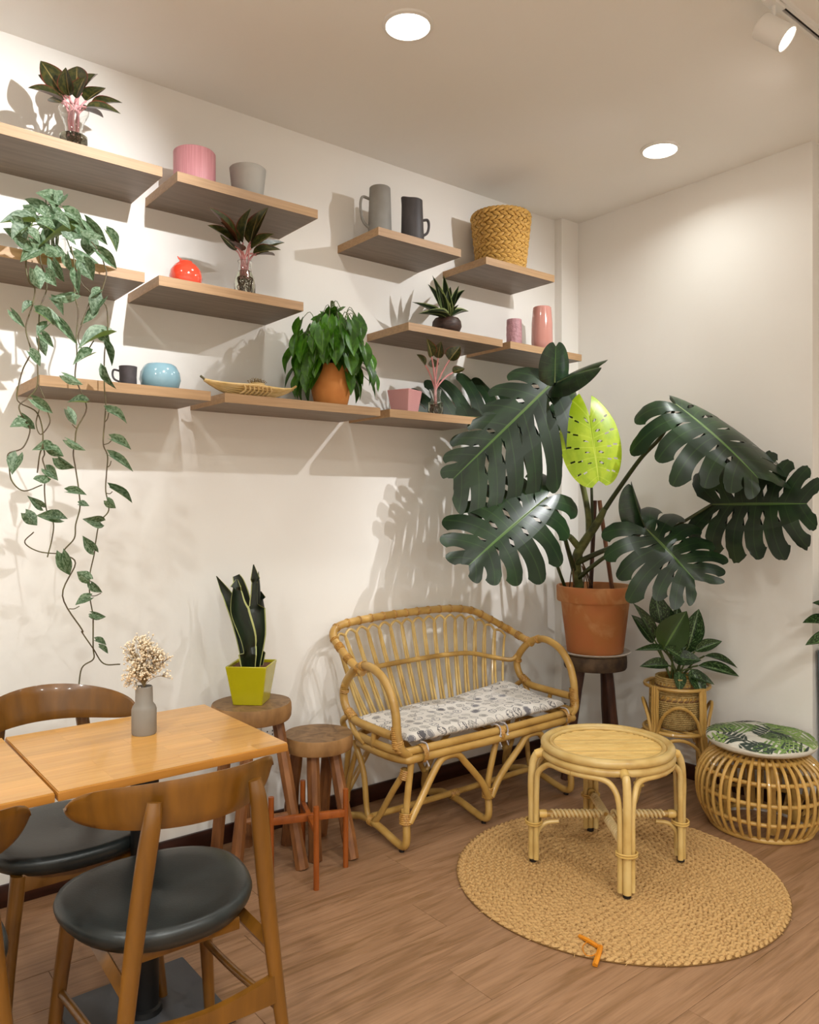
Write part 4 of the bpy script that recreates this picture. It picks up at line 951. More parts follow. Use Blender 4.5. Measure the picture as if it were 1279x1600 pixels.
# ------------------------------------------------------------------ log stools
def rough_disc(r, h, z, seed, n=44, amp=.03):
    g = random.Random(seed); ph = [g.uniform(0, 6.28) for _ in range(4)]
    def rad(a, k=1): return r*k*(1 + amp*(.5*math.sin(2*a+ph[0]) + .35*math.sin(3*a+ph[1]) + .2*math.sin(7*a+ph[2])))
    def rg(k, zz): return [(rad(2*PI*i/n, k)*math.cos(2*PI*i/n), rad(2*PI*i/n, k)*math.sin(2*PI*i/n), zz) for i in range(n)]
    return rg, n
def log_stool(name, lab, loc, r, top, th, legs, leg_r, m_leg, seed, rungs=(), bark='bark'):
    t = thing(name, lab, 'stool', loc); rg, n = rough_disc(r, th, top, seed)
    rings = [rg(.97, top-th), rg(1.0, top-th+.008), rg(1.01, top-th*.5), rg(1.0, top-.008), rg(.975, top)]
    vs = [p for q in rings for p in q]; fs = [(i*n+k, i*n+(k+1) % n, (i+1)*n+(k+1) % n, (i+1)*n+k) for i in range(4) for k in range(n)] + [tuple(range(n-1, -1, -1))]
    b = MB(); b.add(vs, fs, True); b.build('seat_edge', M[bark], t)
    tp = MB(); vs = rg(.975, top) + rg(.5, top+.001) + [(0, 0, top+.001)]; fs = [(k, (k+1) % n, n+(k+1) % n, n+k) for k in range(n)] + [(n+k, n+(k+1) % n, 2*n) for k in range(n)]
    tp.add(vs, fs, True); tp.build('seat_top', M['slabtop'], t)
    for (tx, ty), (fx, fy) in legs:
        g = random.Random(seed+int(fx*1000)); P = [V((tx, ty, top-th+.004)).lerp(V((fx, fy, 0)), k/5) for k in range(6)]
        b = MB().tube(P, [leg_r*g.uniform(.92, 1.1) for _ in P], 8); b.build('leg', m_leg, t)
    for a, bq, rr in rungs: MB().tube([a, bq], rr, 8).build('rung', m_leg, t)
    return t
log_stool('log_stool', 'tall log-slab stool carrying the yellow pot', (1.415, 2.735, 0), .15, .60, .062,
          [((-.075, .05), (-.115, .075)), ((.02, .085), (.035, .115)), ((.085, -.04), (.105, -.195)), ((-.05, -.08), (-.12, -.10))], .024, M['log_leg'], 4, rungs=[((-.094, -.093, .19), (.097, -.137, .19), .012)])
log_stool('log_stool', 'low round log-slab stool beside the loveseat', (1.668, 2.665, 0), .135, .452, .058,
          [((.05, -.03), (.045, -.175)), ((.07, .03), (.07, .09)), ((-.06, .06), (-.08, .10)), ((-.055, -.05), (-.075, -.10))], .026, M['log_leg'], 9)
log_stool('log_stool', 'dark tall log stool holding up the big terracotta pot', (3.232, 2.53, 0), .158, .605, .07,
          [((-.10, .01), (-.195, .03)), ((.03, -.06), (.035, -.12)), ((.10, .02), (.15, .03)), ((.0, .10), (.0, .18))], .0225, M['dark_leg'], 14, bark='bark_dark')
# yellow pot with snake plant
yc = V((1.413, 2.735, .601)); YR = R(46.5)
t = square_pot('yellow_plant_pot', 'lime yellow tapered square pot with a dark yellow-edged snake plant', M['yellow'], yc, YR, .158, .112, .150, M['pebble']); t['category'] = 'potted plant'; t.name = 'potted_snake_plant'; ORG[t.name] = yc
# leaves: blades rooted in the pot (rotation of the pot undone for the blades)
def blade(t, pts, ws, edge, m, up, name='leaf', inv=None):
    P = spline(pts, 6); n = len(P); k = len(ws); vs, fs, uv = [], [], []
    for i, p in enumerate(P):
        s = i/(n-1)*(k-1); j = min(int(s), k-2); w = ws[j] + (ws[j+1]-ws[j])*(s-j)
        T = (P[min(i+1, n-1)]-P[max(i-1, 0)]).normalized(); u = V(up[min(int(i/(n-1)*(len(up)-1)+.5), len(up)-1)]); x = T.cross(u).normalized(); z = x.cross(T)
        for q in range(7):
            f = q/3-1; vs.append(p + x*f*w/2 + z*(f*f)*w*.16); uv.append((q/6, i/(n-1)))
    for i in range(n-1):
        for q in range(6): a = i*7+q; fs.append((a, a+1, a+8, a+7))
    b = MB(); b.add(vs, fs, True, [[uv[q] for q in f] for f in fs])
    if inv is not None: b.v = [inv @ (p - org(t)) for p in b.v]; return b.build(name, m, t)
    return b.build(name, m, t, world=True)
inv = Matrix.Rotation(-YR, 3, 'Z'); dp = (yc - V((0, 0, 0))).to_2d().dot(FWD.to_2d())
def yp(px, py, dd=0): return pix(px, py, dp+dd)
cam_n = tuple(TOCAM)
side = tuple(TOCAM*.5 + RGT*.9); side2 = tuple(TOCAM*.6 - RGT*.8)
rootz = yc.z + .14
def rt_(dx, dd): return V((yc.x, yc.y, rootz)) + RGT*dx + FWD*dd
blade(t, [rt_(-.005, -.03), yp(385, 1000, -.06), yp(370, 955, -.07), yp(368, 925, -.05), yp(370, 905, -.03)], [.055, .085, .105, .06, .006], 0, M['snake'], [cam_n, side, side, cam_n], inv=inv)
blade(t, [rt_(.012, -.015), yp(402, 990, -.03), yp(400, 945, -.02), yp(400, 915, .0), yp(396, 882, 0)], [.05, .07, .075, .055, .004], 0, M['snake'], [cam_n, cam_n, side2, cam_n], inv=inv)
blade(t, [rt_(.022, .01), yp(407, 1000, .03), yp(412, 965, .04), yp(410, 940, .05), yp(407, 924, .05)], [.045, .06, .065, .045, .006], 0, M['snake'], [cam_n, side2, side2, cam_n], inv=inv)
blade(t, [rt_(-.01, .025), yp(384, 985, .06), yp(379, 940, .06), yp(374, 912, .05), yp(369, 899, .05)], [.05, .07, .075, .05, .03], 0, M['snake'], [cam_n]*3, inv=inv)
blade(t, [rt_(-.02, .02), yp(376, 985, .04), yp(362, 942, .04), yp(350, 920, .04), yp(338, 900, .03)], [.04, .05, .05, .032, .003], 0, M['snake'], [cam_n]*3, inv=inv)
blade(t, [rt_(.0, .0), yp(398, 980, .02), yp(405, 930, .03), yp(404, 893, .04)], [.05, .065, .05, .004], 0, M['snake'], [side2]*3, inv=inv)

# mid-century wooden plant stand, empty
f4 = [V((1.476, 2.37, 0)), V((1.656, 2.452, 0)), V((1.578, 2.632, 0)), V((1.397, 2.552, 0))]; ctr = sum(f4, V())/4
t = thing('wooden_plant_stand', 'empty orange-stained wooden plant stand with four pegs in front of the stools', 'plant stand', ctr)
for p in f4: MB().tube([p, p+V((0, 0, .292))], .0105, 14).build('leg', M['orange_wood'], t, world=True)
for (a, c), z in (((f4[1], f4[3]), .203), ((f4[0], f4[2]), .205)):
    d = (c-a); an = math.atan2(d.y, d.x); MB().box((a+c)/2+V((0, 0, z)), (d.length, .017, .026 if z == .203 else .020), rz=an, bev=.001).build('cross_bar', M['orange_wood'], t, world=True)

# ------------------------------------------------------------------ dining tables
def dining_table(lab, x0, x1, y0=1.812, y1=2.332, seed=1):
    z = .73; th = .022; cx_, cy_ = (x0+x1)/2, (y0+y1)/2
    t = thing('dining_table', lab, 'table', (cx_, cy_, 0), 0, 'square cafe tables pushed together')
    MB().box((0, 0, z-th/2-.0015), (x1-x0, y1-y0, th-.003), bev=.002).build('table_top', M['tablecore'], t)
    g = random.Random(seed); rows = 12; rw = (y1-y0-.004)/rows; protos = {}
    for i in range(rows):
        x = -(x1-x0)/2+.002; xe = -x; yy = -(y1-y0)/2+.002 + rw*(i+.5)
        first = True
        while x < xe-.001:
            L_ = g.choice((.12, .18, .24)); L_ = min(L_, xe-x)
            if xe-x-L_ < .05: L_ = xe-x
            key = round(L_, 3)
            if key not in protos: protos[key] = MB().box((0, 0, 0), (L_-.0002, rw-.0002, .004)).mesh('stave', M['stave'])
            link('stave', protos[key], t, loc=(x+L_/2, yy, z-.002)); x += L_
    MB().tube([(.0, .0, .012), (0, 0, z-.03)], .036, 20).build('post', M['blackmetal'], t)
    MB().lathe([(.036, .03), (.044, .026), (.046, .012)], 24).build('collar', M['blackmetal'], t)
    MB().box((0, 0, .006), (.36, .36, .010), bev=.004).build('base_plate', M['greymetal'], t)
    MB().box((0, 0, z-.03), (.30, .30, .012), bev=.002).build('mount_plate', M['blackmetal'], t)
    return t
dining_table('square wooden cafe table with the grey vase of dried flowers on it', .472, 1.042)
dining_table('square wooden cafe table cut off at the left edge of the picture', -.104, .466, seed=2)
# vase of dried flowers
vc = pix_z(225, 1146, .7302); vc = V((vc.x, vc.y, .7302))
pot('bottle_vase', [(.0001, 0), (.031, 0), (.033, .004), (.033, .068), (.030, .076), (.0235, .085), (.0225, .128), (.0205, .130), (.019, .126), (.019, .09), (.0001, .05)], M['greyvase'], vc, 'grey clay bottle vase standing on the cafe table', 'vase', 36)
t = thing('dried_flowers', 'spray of tiny dried cream blossoms in the grey vase', 'dried flowers', vc + V((0, 0, .1)))
g = random.Random(21); tw = MB(); bl = MB(); n0 = vc + V((0, 0, .125)); dd0 = n0.to_2d().dot(FWD.to_2d())
ends = []
for i in range(64):
    px, py = g.gauss(225, 18), g.gauss(1038, 17)
    if i < 6: px, py = g.uniform(217, 236), g.uniform(997, 1015)
    if px > 264 or px < 188: px = g.uniform(195, 255)
    py = min(py, 1072); e = pix(px, py, dd0 + g.uniform(-.045, .045)); ends.append(e)
    mid = n0.lerp(e, .5) + V((0, 0, .012)); tw.tube(spline([n0 - V((0, 0, .07)), n0, mid, e], 5), .0008, 4)
    for k in range(13):
        q = e + V((g.gauss(0, .009), g.gauss(0, .009), g.gauss(0, .008))); tw.tube([mid.lerp(e, .6), q], .0005, 3)
        s = g.uniform(.0024, .0042); bb = MB().lathe([(.0002, -s), (s, 0), (.0002, s)], 5, c=q); bl.add(bb.v, bb.f, False)
tw.build('stems', M['twig'], t, world=True, kind='stuff'); bl.build('blossoms', M['blossom'], t, world=True, kind='stuff')

# ------------------------------------------------------------------ dining chairs
def make_chair(lab, loc, rz, sep=.107):
    t = thing('dining_chair', lab, 'chair', loc, rz, 'dining chairs around the cafe tables')
    # backrest: bent board, tall in the middle, round ends, wrapping forward
    nu, nv = 32, 8; vs, fs = [], []; hw = .232
    for sd in (0, 1):
        for i in range(nu+1):
            u = math.sin(PI/2*(i/nu*2-1)); hh = .050*(1-abs(u)**9)**.5*(1-.30*u*u) + .0025; zc = .752 + .004*(1-u*u) - .016*u*u
            yb = -.271 + .163*abs(u)**2.1 + (.0 if sd else .013)
            for j in range(nv+1):
                v = j/nv*2-1; ed = .006*(abs(v)**6)*(1 if sd == 0 else -1)
                vs.append((u*hw, yb - ed*.9 - .010*v, zc + v*hh))
    N1 = (nu+1)*(nv+1)
    for i in range(nu):
        for j in range(nv):
            a = i*(nv+1)+j; fs.append((a, a+1, a+nv+2, a+nv+1)); fs.append((N1+a, N1+a+nv+1, N1+a+nv+2, N1+a+1))
    for i in range(nu):
        a = i*(nv+1); fs.append((a, a+nv+1, N1+a+nv+1, N1+a)); a += nv; fs.append((a, N1+a, N1+a+nv+1, a+nv+1))
    for i in (0, nu):
        for j in range(nv): a = i*(nv+1)+j; fs.append((a, N1+a, N1+a+1, a+1) if i == 0 else (a, a+1, N1+a+1, N1+a))
    b = MB(); b.add(vs, fs, True); b.build('backrest', M['walnut'], t, sharp=60)
    # seat
    b = MB(); n = 48; prof = [(0.0001, -.024), (.80, -.024), (.93, -.020), (.985, -.008), (1.0, .004), (.975, .018), (.90, .026), (.7, .027), (.4, .022), (.0001, .018)]
    for r_, z in prof:
        for k in range(n):
            a = 2*PI*k/n; ca, sa_ = math.cos(a), math.sin(a); e = 2.35
            rr = (abs(ca)**e + abs(sa_)**e)**(-1/e); x, yy = .214*r_*rr*ca, .206*r_*rr*sa_
            b.v.append(V((x*(1+.10*yy/.2), yy+.005, .452 + z - .007*(1-(x/.22)**2)*(r_ < .95))))
    for i in range(len(prof)-1):
        for k in range(n): b.f.append([i*n+k, i*n+(k+1) % n, (i+1)*n+(k+1) % n, (i+1)*n+k]); b.sm.append(True); b.uv.append(None)
    b.build('seat', M['leather'], t, sharp=None)
    for s in (-1, 1):
        P = spline([(s*sep, -.270, .772), (s*(sep+.006), -.274, .735), (s*(sep+.016), -.268, .66), (s*(sep+.040), -.258, .46), (s*(sep+.068), -.266, .22), (s*(sep+.093), -.288, 0)], 5)
        MB().tube(P, lambda k: .0145+.0065*math.sin(PI*min(1, k*1.15))**1.0 - .002*k, 12, flat=.8).build('rear_leg', M['walnut'], t)
        MB().tube(spline([(s*.155, .15, .43), (s*.18, .165, .22), (s*.20, .185, 0)], 5), lambda k: .020-.006*k, 12).build('front_leg', M['walnut'], t)
        MB().tube(spline([(s*(sep+.064), -.262, .26), (s*.17, -.04, .235), (s*.178, .165, .215)], 5), .0095, 10).build('side_stretcher', M['walnut'], t)
        b = MB(); p0, p1 = V((s*.154, -.256, .400)), V((s*.15, .15, .415)); b.tube([p0, p1], [.022, .024], 4, flat=.6); b.build('seat_rail', M['walnut'], t)
    nb, q = 12, []                                               # curved rear stretcher board
    b = MB(); vs, fs = [], []
    for i in range(nb+1):
        u = i/nb*2-1; x = u*(sep+.060); hh = .019+.012*abs(u)**1.5; zc = .300 + .012*u*u
        for yy, zz in ((-.272, zc-hh), (-.272, zc+hh), (-.256, zc+hh), (-.256, zc-hh)): vs.append((x, yy, zz))
    for i in range(nb):
        for k in range(4): fs.append((i*4+k, i*4+(k+1) % 4, (i+1)*4+(k+1) % 4, (i+1)*4+k))
    b.add(vs, fs, False); b.build('rear_stretcher', M['walnut'], t)
    MB().box((0, .155, .412), (.30, .02, .045), bev=.003).build('seat_rail', M['walnut'], t)
    MB().box((0, -.15, .416), (.25, .02, .028), bev=.003).build('seat_rail', M['walnut'], t)
    return t
make_chair('wooden dining chair with black seat seen from behind, in front of the vase table', (.685, 1.778, 0), R(-1.5))
make_chair('wooden dining chair on the wall side of the cafe table, half hidden by the tabletop', (.62, 2.292, 0), R(180))
make_chair('wooden dining chair cut off at the lower left edge of the picture', (.157, 1.80, 0), R(0))

# ------------------------------------------------------------------ rattan plant stand with woven planter
sc_ = V((3.335, 2.128, 0))
t = thing('rattan_plant_stand', 'rattan plant stand with bent arches holding the woven planter', 'plant stand', sc_)
def cring(name, r, z, rad, parent, m='rattan', n=48): return MB().tube([(r*math.cos(2*PI*i/n), r*math.sin(2*PI*i/n), z) for i in range(n)], rad, 8, closed=True).build(name, M[m], parent)
cring('hoop', .147, .505, .0085, t); cring('hoop', .150, .300, .0095, t)
A4 = [R(a) for a in (172, -98, -8, 82)]
for a in A4:
    d = V((math.cos(a), math.sin(a), 0)); s = V((-math.sin(a), math.cos(a), 0))
    rb_ = .20 if abs(math.degrees(a)-172) > 1 else .29
    rb_ = .165 if math.degrees(a) in () else rb_
    ft = d*rb_
    w = sc_ + ft
    if w.x > XW-.03: ft.x = XW-.03-sc_.x
    for o_, rr_ in ((-.013, .0085), (0, .0095), (.013, .0085)):
        MB().tube(spline([d*.147+s*o_+V((0, 0, .512)), d*.150+s*o_+V((0, 0, .40)), d*.151+s*o_+V((0, 0, .30)), ft*.55+d*.151*.45+s*o_+V((0, 0, .14)), ft+s*o_], 4), rr_, 8).build('leg_cane', M['rattan'], t)
    b = MB()
    for z, f in ((.075, .75),):
        p = d*.151*(1-f)+ft*f; b.box(p+V((0, 0, z)), (.016, .05, .010), rz=a)
    b.build('leg_tie', M['slat'], t)
for k in range(4):                                              # arches between the legs, above and below the ring
    a0, a1 = A4[k], A4[(k+1) % 4] + (2*PI if A4[(k+1) % 4] < A4[k] else 0)
    for z0, hgt in ((.30, .13), (.20, .08)):
        pts = []
        for i in range(11):
            f = i/10; a = a0+.12+(a1-a0-.24)*f; pts.append((.156*math.cos(a), .156*math.sin(a), z0 + hgt*math.sin(PI*f)**.6))
        MB().tube(pts, .008, 8).build('arch', M['rattan'], t)
for k in range(5): x = -.10+.05*k; h = math.sqrt(.148**2-x*x); MB().tube([(x, -h, .300), (x, h, .300)], .007, 8).build('shelf_bar', M['rattan'], t)
t = thing('woven_planter', 'round patterned woven planter sitting in the rattan stand', 'planter', sc_+V((0, 0, .3095)))
bp = [(.095, 0), (.115, .03), (.125, .08), (.122, .13), (.112, .165), (.100, .19), (.097, .235)]
MB().lathe([(.0001, .002)]+[(r_-.004, z) for r_, z in bp]+[(r_-.010, z) for r_, z in bp[::-1]]+[(.0001, .012)], 40).build('liner', M['straw'], t)
BPs = spline([(r_, 0, z) for r_, z in bp], 6); zz = [p.z for p in BPs]; b1_, b2_ = MB(), MB(); z = .006; i = 0
while z < .235:
    for k in range(len(BPs)-1):
        if BPs[k].z <= z <= BPs[k+1].z: f = (z-BPs[k].z)/(BPs[k+1].z-BPs[k].z); r_ = BPs[k].x+(BPs[k+1].x-BPs[k].x)*f; break
    dark = (.135 < z < .155) or (.195 < z < .215)
    if dark: stitch_ring(b1_ if i % 2 else b2_, 0, r_-.002, z, 28, .013, .0055, 1.2 if i % 2 else .2, i*.3)
    else: stitch_ring(b1_, 0, r_-.002, z, 64, .008, .0048, .15, i*.5)
    z += .0095; i += 1
b1_.build('weave', mat('pale_palm_weave', '#b99c62', '#9d7f48', rough=.7, scale=50), t, kind='stuff'); b2_.build('dark_pattern', mat('brown_palm_weave', '#7d5a34', rough=.7), t, kind='stuff')
# its plant
pl = V((3.335, 2.128, .52)); t = thing('mottled_leaf_plant', 'leafy plant with grey-green mottled leaves growing in the woven planter', 'plant', pl)
MB().lathe([(.0001, -.015), (.085, -.015)], 28).build('soil', M['soil'], t)
dpl = pl.to_2d().dot(FWD.to_2d())
lp_ = leaf_mesh('plain_leaf', M['aglao_plain'], 'ovate', fold=.10, curl=.05, nl=10, nw=6)
lm2 = leaf_mesh('arched_leaf', M['aglao'], 'lance', fold=.18, curl=.22, nl=10, nw=6)
for i, (bx_, by_, tx_, ty_, dd, w, kind) in enumerate([(1032, 975, 1023, 924, .02, .095, 0), (1036, 1015, 1072, 955, -.08, .15, 1), (1022, 1000, 993, 942, -.02, .06, 0), (1020, 1005, 989, 960, .0, .075, 0), (1075, 1010, 1092, 952, -.02, .10, 0), (1062, 1020, 1100, 980, .02, .09, 0), (1085, 1018, 1127, 999, -.05, .06, 2), (1100, 1025, 1154, 1037, -.10, .035, 2), (1090, 1040, 1158, 1052, -.08, .055, 2), (1045, 1040, 1003, 1037, -.05, .06, 2), (1040, 1015, 996, 1012, -.06, .035, 2), (1060, 1050, 1062, 1080, -.13, .06, 0), (1080, 1045, 1100, 1088, -.14, .075, 0), (1050, 1030, 1095, 1030, -.10, .08, 0), (1068, 1030, 1040, 1010, -.10, .07, 0), (1050, 1000, 1060, 945, .06, .08, 0), (1045, 990, 1040, 940, .06, .07, 0), (1075, 1055, 1115, 1065, -.14, .05, 2)]):
    base, tip = pix(bx_, by_, dpl+dd*.5), pix(tx_, ty_, dpl+dd)
    for q in (base, tip): q.x = min(q.x, XW-.02)
    place_leaf((la, lp_, lm2)[kind], base, tip, w, t, TOCAM*.9 + V((rnd.uniform(-.3, .3), 0, .7)))
    s0 = pl + V((rnd.uniform(-.03, .03), rnd.uniform(-.03, .03), -.02)); MB().tube(spline([s0, s0.lerp(base, .6)+V((0, 0, .02)), base], 5), .0042, 7).build('stem', M['stem'], t, world=True)

# ------------------------------------------------------------------ tall planter in the niche at the right edge
t = thing('tall_planter', 'tall blue-grey planter with green leaves at the right edge of the picture', 'potted plant', (3.70, 1.415, 0))
b = MB(); vs = []; tw_, bw_, hh_ = .31, .27, .72
for w, z in ((bw_, 0), (tw_, hh_), (tw_-.03, hh_), (tw_-.03, hh_-.04)): vs += [(x*w/2, y*w/2, z) for x, y in ((-1, -1), (1, -1), (1, 1), (-1, 1))]
b.add(vs, [(3, 2, 1, 0)] + [(i*4+k, i*4+(k+1) % 4, (i+1)*4+(k+1) % 4, (i+1)*4+k) for i in range(3) for k in range(4)] + [(12, 13, 14, 15)]); b.build('planter', M['planter'], t)
MB().box((0, 0, .69), (.275, .275, .01)).build('soil', M['soil'], t)
base0 = V((3.66, 1.42, .70)); g = random.Random(2)
tips = [pix(1257, 968, 3.30), pix(1260, 1003, 3.22), pix(1273, 938, 3.32), pix(1290, 925, 3.3), pix(1305, 950, 3.2), pix(1320, 985, 3.2), pix(1345, 930, 3.3), pix(1300, 900, 3.4), pix(1330, 890, 3.4)]
for tip in tips:
    tip.x = min(tip.x, 3.9); bs = base0 + V((g.uniform(-.05, .05), g.uniform(-.05, .05), 0)); md_ = bs.lerp(tip, .5) + V((0, 0, .05))
    place_leaf(la, md_, tip, .075, t, TOCAM*.6 + V((0, 0, 1))); MB().tube(spline([bs, bs.lerp(md_, .6)+V((0, 0, .02)), md_], 5), .004, 7).build('stem', M['stem'], t, world=True)
# ------------------------------------------------------------------ big split-leaf plant
mc = V((3.232, 2.53, .606))
o = MB().lathe([(.0001, 0), (.13, 0), (.165, .006), (.178, .016), (.175, .018), (.16, .010), (.0001, .008)], 44).build('saucer', M['saucer']); o.location = mc; tag(o, 'white plant saucer under the big terracotta pot', 'saucer')
mp_ = mc + V((0, 0, .0105))
t = thing('potted_monstera', 'large split-leaf plant in a weathered terracotta pot on the dark log stool', 'potted plant', mp_)
MB().lathe([(.0001, 0), (.136, 0), (.140, .004), (.170, .252), (.171, .256), (.187, .258), (.191, .264), (.193, .33), (.190, .336), (.178, .336), (.172, .29), (.0001, .285)], 56).build('pot', M['terracotta_big'], t)
MB().lathe([(.0001, .293), (.173, .290)], 32).build('soil', M['soil'], t)
def mleaf(B, T, Nn, Wp, Wm, n=7, t0=.38, gap=.30, droop=.12, dw=.35, fold=.10, m='monstera', seed=0, plus=(0, 1), minus=(0, 1), hole=.6, back=58, fwd=52, bendx=0, entire=False, rag=.0):
    g = random.Random(seed); B, T = V(B), V(T); Y = T-B; Ln = Y.length; Y.normalize(); N_ = V(Nn); Z = (N_ - Y*N_.dot(Y)).normalized(); X = Y.cross(Z)
    b = MB()
    def prof(s): return (.86 + .5*s if s < .28 else 1.0)*(1-max(0, (s-.28)/.76)**2.1)**.62 + .015
    for sg, W, rng in ((1, Wp, plus), (-1, Wm, minus)):
        jit = [g.uniform(.86, 1.08) for _ in range(n+1)]; zj = [g.uniform(-.10, .10) for _ in range(n+1)]
        def at(s, t_, k=None, tm=1.0):
            ph = R(-back + (back+fwd)*min(1, max(0, s))**.75); w = W*prof(min(1, max(0, s)))
            if k is not None: w *= 1 + (jit[k]-1)*max(0, (t_-t0)/(1-t0))
            r = t_*w*tm
            x = sg*r*math.cos(ph); y = s*Ln + r*math.sin(ph) + .10*w*t_*t_
            z = fold*r - dw*r*r/max(W, .01)*1.0 - droop*Ln*s*s + (zj[k]*max(0, (t_-t0))*w if k is not None else 0)
            return B + X*(x + bendx*Ln*s*s) + Y*y + Z*z
        cpl = 8; rows = [0, .13, .13+(t0-.13)*.36, .13+(t0-.13)*.72, t0]
        for k in range(n):
            if not (rng[0] <= (k+.5)/n <= rng[1]): continue
            vs, uv = [], []
            for c in range(cpl+1):
                s = (k + c/cpl)/n
                for r in rows: vs.append(at(s, r)); uv.append((.5+sg*r*.5, s - .25/n))
            fs = []
            hl_ = g.random() < hole and 0 < k < n-1; hr = g.random() < hole and k < n-2; nr_ = len(rows)
            for c in range(cpl):
                for r in range(nr_-1):
                    a = c*nr_+r; q = (a, a+nr_, a+nr_+1, a+1)
                    if r in (1, 2) and ((c == 0 and hl_) or (c == cpl-1 and hr)):      # half of an oval hole: keep its two outer corners
                        oc, ic = (a+nr_, a) if c == 0 else (a, a+nr_)
                        lo_r, hi_r = (0, 1)
                        if r == 1: cor, e1, e2 = oc, ic, oc+1
                        else: cor, e1, e2 = oc+1, ic+1, oc
                        f = (cor, e1, e2)
                        pa, pb_, pc_ = (vs[i_] for i_ in f); nrm_ = (pb_-pa).cross(pc_-pa)
                        fs.append(f); continue
                    fs.append(q if sg > 0 else q[::-1])
            b.add(vs, fs, True, [[uv[q] for q in f] for f in fs])
            # the lobe itself
            vs, uv, fs = [], [], []; nt_ = 8; gp = gap*g.uniform(.7, 1.25); last = k == n-1
            for r in range(nt_+1):
                f = r/nt_; t_ = t0 + (1-t0)*f
                for c in range(cpl+1):
                    u = c/cpl*2-1; sh = (1 - gp*min(1, f*2.2)**.7*(1-.25*f)) if not entire else 1
                    if last and u > 0: sh = max(sh, .9)
                    s = (k+.5 + u*.5*sh + (0 if entire else .10*f*f))/n; tm = 1 - (.0 if entire else .16*abs(u)**2.5*f*f) - rag*g.random()*f
                    vs.append(at(min(s, 1.0), t_, None if entire else k, tm)); uv.append((.5+sg*t_*.5, (k+.5+u*.5)/n - .25/n))
            for r in range(nt_):
                for c in range(cpl):
                    if entire and hole and r in (1, 2, 4, 5) and c == (4 if r < 3 else 3) and k not in (0, n-1): continue
                    a = r*(cpl+1)+c; fs.append((a, a+cpl+1, a+cpl+2, a+1) if sg < 0 else (a, a+1, a+cpl+2, a+cpl+1))
            b.add(vs, fs, True, [[uv[q] for q in f] for f in fs])
    rb = [B + Y*(Ln*s) + Z*(-droop*Ln*s*s - .002) + X*(bendx*Ln*s*s) for s in [i/12 for i in range(13)]]
    o = b.build('leaf', M[m], t, world=True, sharp=None)
    MB().tube(rb, lambda k: .0045*(1-.8*k), 6).build('midrib', M['stem'] if m == 'monstera' else M[m], o, world=True)
    for p in o.data.vertices:                                    # keep blades off the walls
        w = p.co + mp_
        if w.x > XW-.012: p.co.x = XW-.012-mp_.x
        if w.y > YW-.012: p.co.y = YW-.012-mp_.y
    return B
UP = V((0, 0, 1)); C_N = TOCAM
bl_ = {}
bl_['back'] = mleaf(pix_y(806, 655, 2.79), pix_y(648, 648, 2.80), C_N*1 + UP*.25, .245, .20, droop=.0, dw=.15, fold=.0, gap=.24, minus=(0, .18), seed=1, fwd=38, back=30, hole=0, t0=.2)
bl_['hang'] = mleaf(pix(872, 588, 3.68), pix(712, 742, 3.48), C_N*1 + RGT*.25 + UP*.35, .19, .40, droop=.08, dw=.22, gap=.20, seed=2, fwd=46, back=-18, t0=.45)
bl_['hang2'] = mleaf(pix(882, 596, 3.86), pix(903, 716, 3.84), C_N + RGT*.6, .12, .12, droop=.05, dw=.5, gap=.18, seed=3, t0=.55)
bl_['crown'] = mleaf(pix(872, 597, 3.62), pix(928, 566, 3.46), UP*.7 + C_N*.8, .085, .12, droop=.15, dw=.6, gap=.12, seed=4, t0=.6, hole=0, entire=True)
bl_['crown2'] = mleaf(pix(866, 598, 3.66), pix(868, 541, 3.62), C_N + RGT*.2, .075, .075, droop=.0, dw=.3, gap=.12, seed=5, t0=.7, hole=0, entire=True)
bl_['lime'] = mleaf(pix(921, 650, 3.62), pix(936, 750, 3.55), C_N + UP*.1, .155, .135, droop=.04, dw=.25, gap=.1, seed=6, m='monstera_lime', entire=True, hole=.9, back=78, fwd=38)
bl_['left'] = mleaf(pix(853, 778, 3.56), pix(738, 872, 3.30), C_N*.95 + UP*.40, .29, .25, droop=.12, dw=.40, gap=.26, seed=7, t0=.38, hole=.8, back=72, fwd=46)
bl_['right_top'] = mleaf(pix(1056, 632, 3.50), pix(1190, 728, 3.14), UP*.75 + C_N*.65, .25, .30, droop=.12, dw=.70, gap=.20, seed=8, t0=.46, back=66)
bl_['right_low'] = mleaf(pix(1011, 828, 3.44), pix(1086, 900, 3.26), C_N*.95 + UP*.40, .26, .24, droop=.10, dw=.40, gap=.22, seed=9, t0=.44, back=70)
bl_['right_back'] = mleaf(pix(1112, 788, 3.50), pix(1256, 786, 3.14), C_N*.9 - RGT*.1 + UP*.1, .27, .25, droop=.04, dw=.25, gap=.26, seed=10, t0=.44, back=66, fwd=40, rag=.05)
bl_['curl'] = mleaf(pix(1006, 822, 3.55), pix(982, 762, 3.56), C_N + RGT*.9, .09, .07, droop=-.1, dw=.9, gap=.2, seed=11, n=7, t0=.75, hole=0, entire=True)
def pet(pts, r0, r1, m='petiole', name='petiole', n=10):
    P = spline([V(p) for p in pts], 7)
    for p in P: p.x = min(p.x, XW-.03); p.y = min(p.y, YW-.03)
    return MB().tube(P, lambda k: r0+(r1-r0)*k, n).build(name, M[m], t, world=True)
sz = mp_.z + .285
def soil_pt(px, dd=0): p = pix(px, 915, 4.0+dd); p.z = sz; return p
J = pix(914, 845, 3.90)
pet([soil_pt(906), pix(900, 890, 3.96), pix(902, 866, 3.93), J], .026, .023, 'trunk', 'trunk', 12)
pet([J, pix(934, 815, 3.86), pix(944, 795, 3.83)], .023, .015, 'trunk', 'trunk', 12)
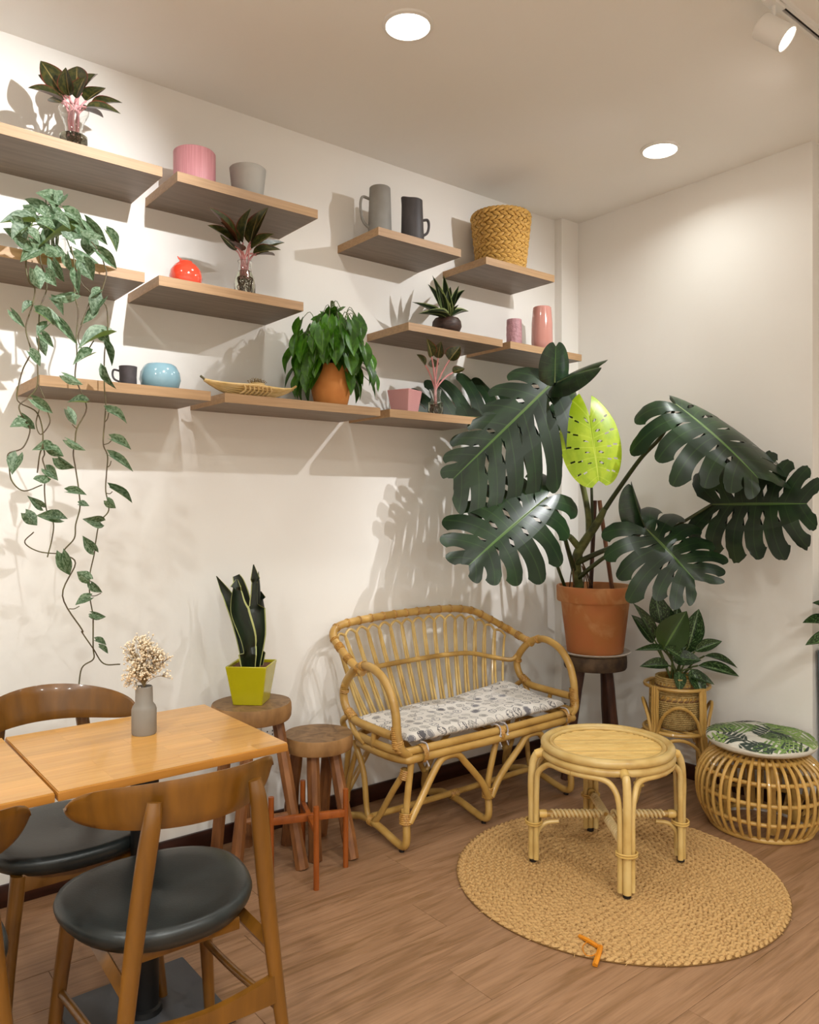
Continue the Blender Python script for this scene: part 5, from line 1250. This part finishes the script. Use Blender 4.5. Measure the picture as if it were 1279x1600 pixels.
pet([pix(906, 858, 3.92), pix(893, 842, 3.9), pix(889, 838, 3.89)], .018, .014, 'trunk', 'stub', 10)
pet([pix(942, 800, 3.84), pix(962, 770, 3.8), pix(1000, 717, 3.68), pix(1034, 680, 3.58), bl_['right_top']], .013, .0075)
pet([pix(900, 880, 3.94), pix(925, 868, 3.85), pix(948, 858, 3.75), pix(985, 842, 3.58), bl_['right_low']], .016, .0065)
pet([pix(902, 905, 3.97), pix(925, 885, 3.85), pix(960, 862, 3.75), pix(1040, 830, 3.62), bl_['right_back']], .012, .0065)
pet([pix(896, 890, 3.94), pix(886, 855, 3.85), pix(872, 805, 3.68), bl_['left']], .013, .0065)
pet([pix(920, 835, 3.9), pix(918, 800, 3.88), pix(908, 750, 3.86), pix(897, 705, 3.84), pix(884, 640, 3.80), bl_['hang']], .017, .008, 'trunk')
pet([pix(925, 830, 3.92), pix(924, 770, 3.9), pix(922, 700, 3.88), bl_['lime']], .008, .005)
pet([pix(897, 720, 3.85), pix(886, 650, 3.86), bl_['hang2']], .008, .006); pet([pix(890, 680, 3.83), pix(876, 620, 3.72), bl_['crown']], .008, .005)
pet([soil_pt(886, .06), pix(866, 872, 3.96), pix(842, 800, 3.97), pix(815, 700, 3.92), bl_['back']], .009, .006)
pet([pix(944, 862, 3.75), pix(990, 845, 3.62), bl_['curl']], .006, .004)
for a, b_, m in ((soil_pt(922, .02), pix(929, 782, 3.97), 'dark_leg'), (soil_pt(957, .05), pix(936, 782, 4.02), 'stake')):
    MB().tube([a, a.lerp(b_, .5), b_], .011, 8).build('stake', M[m], t, world=True)
rg_ = random.Random(4)
for k in range(7):
    p0 = pix(902+rg_.uniform(-8, 8), 880+rg_.uniform(-20, 10), 3.92); p1 = soil_pt(p0.x*0+902+rg_.uniform(-26, 30), rg_.uniform(-.06, .05)); MB().tube(spline([p0, p0.lerp(p1, .5)+V((rg_.uniform(-.02, .02), rg_.uniform(-.02, .02), 0)), p1], 5), .003, 6).build('aerial_root', M['root'], t, world=True)
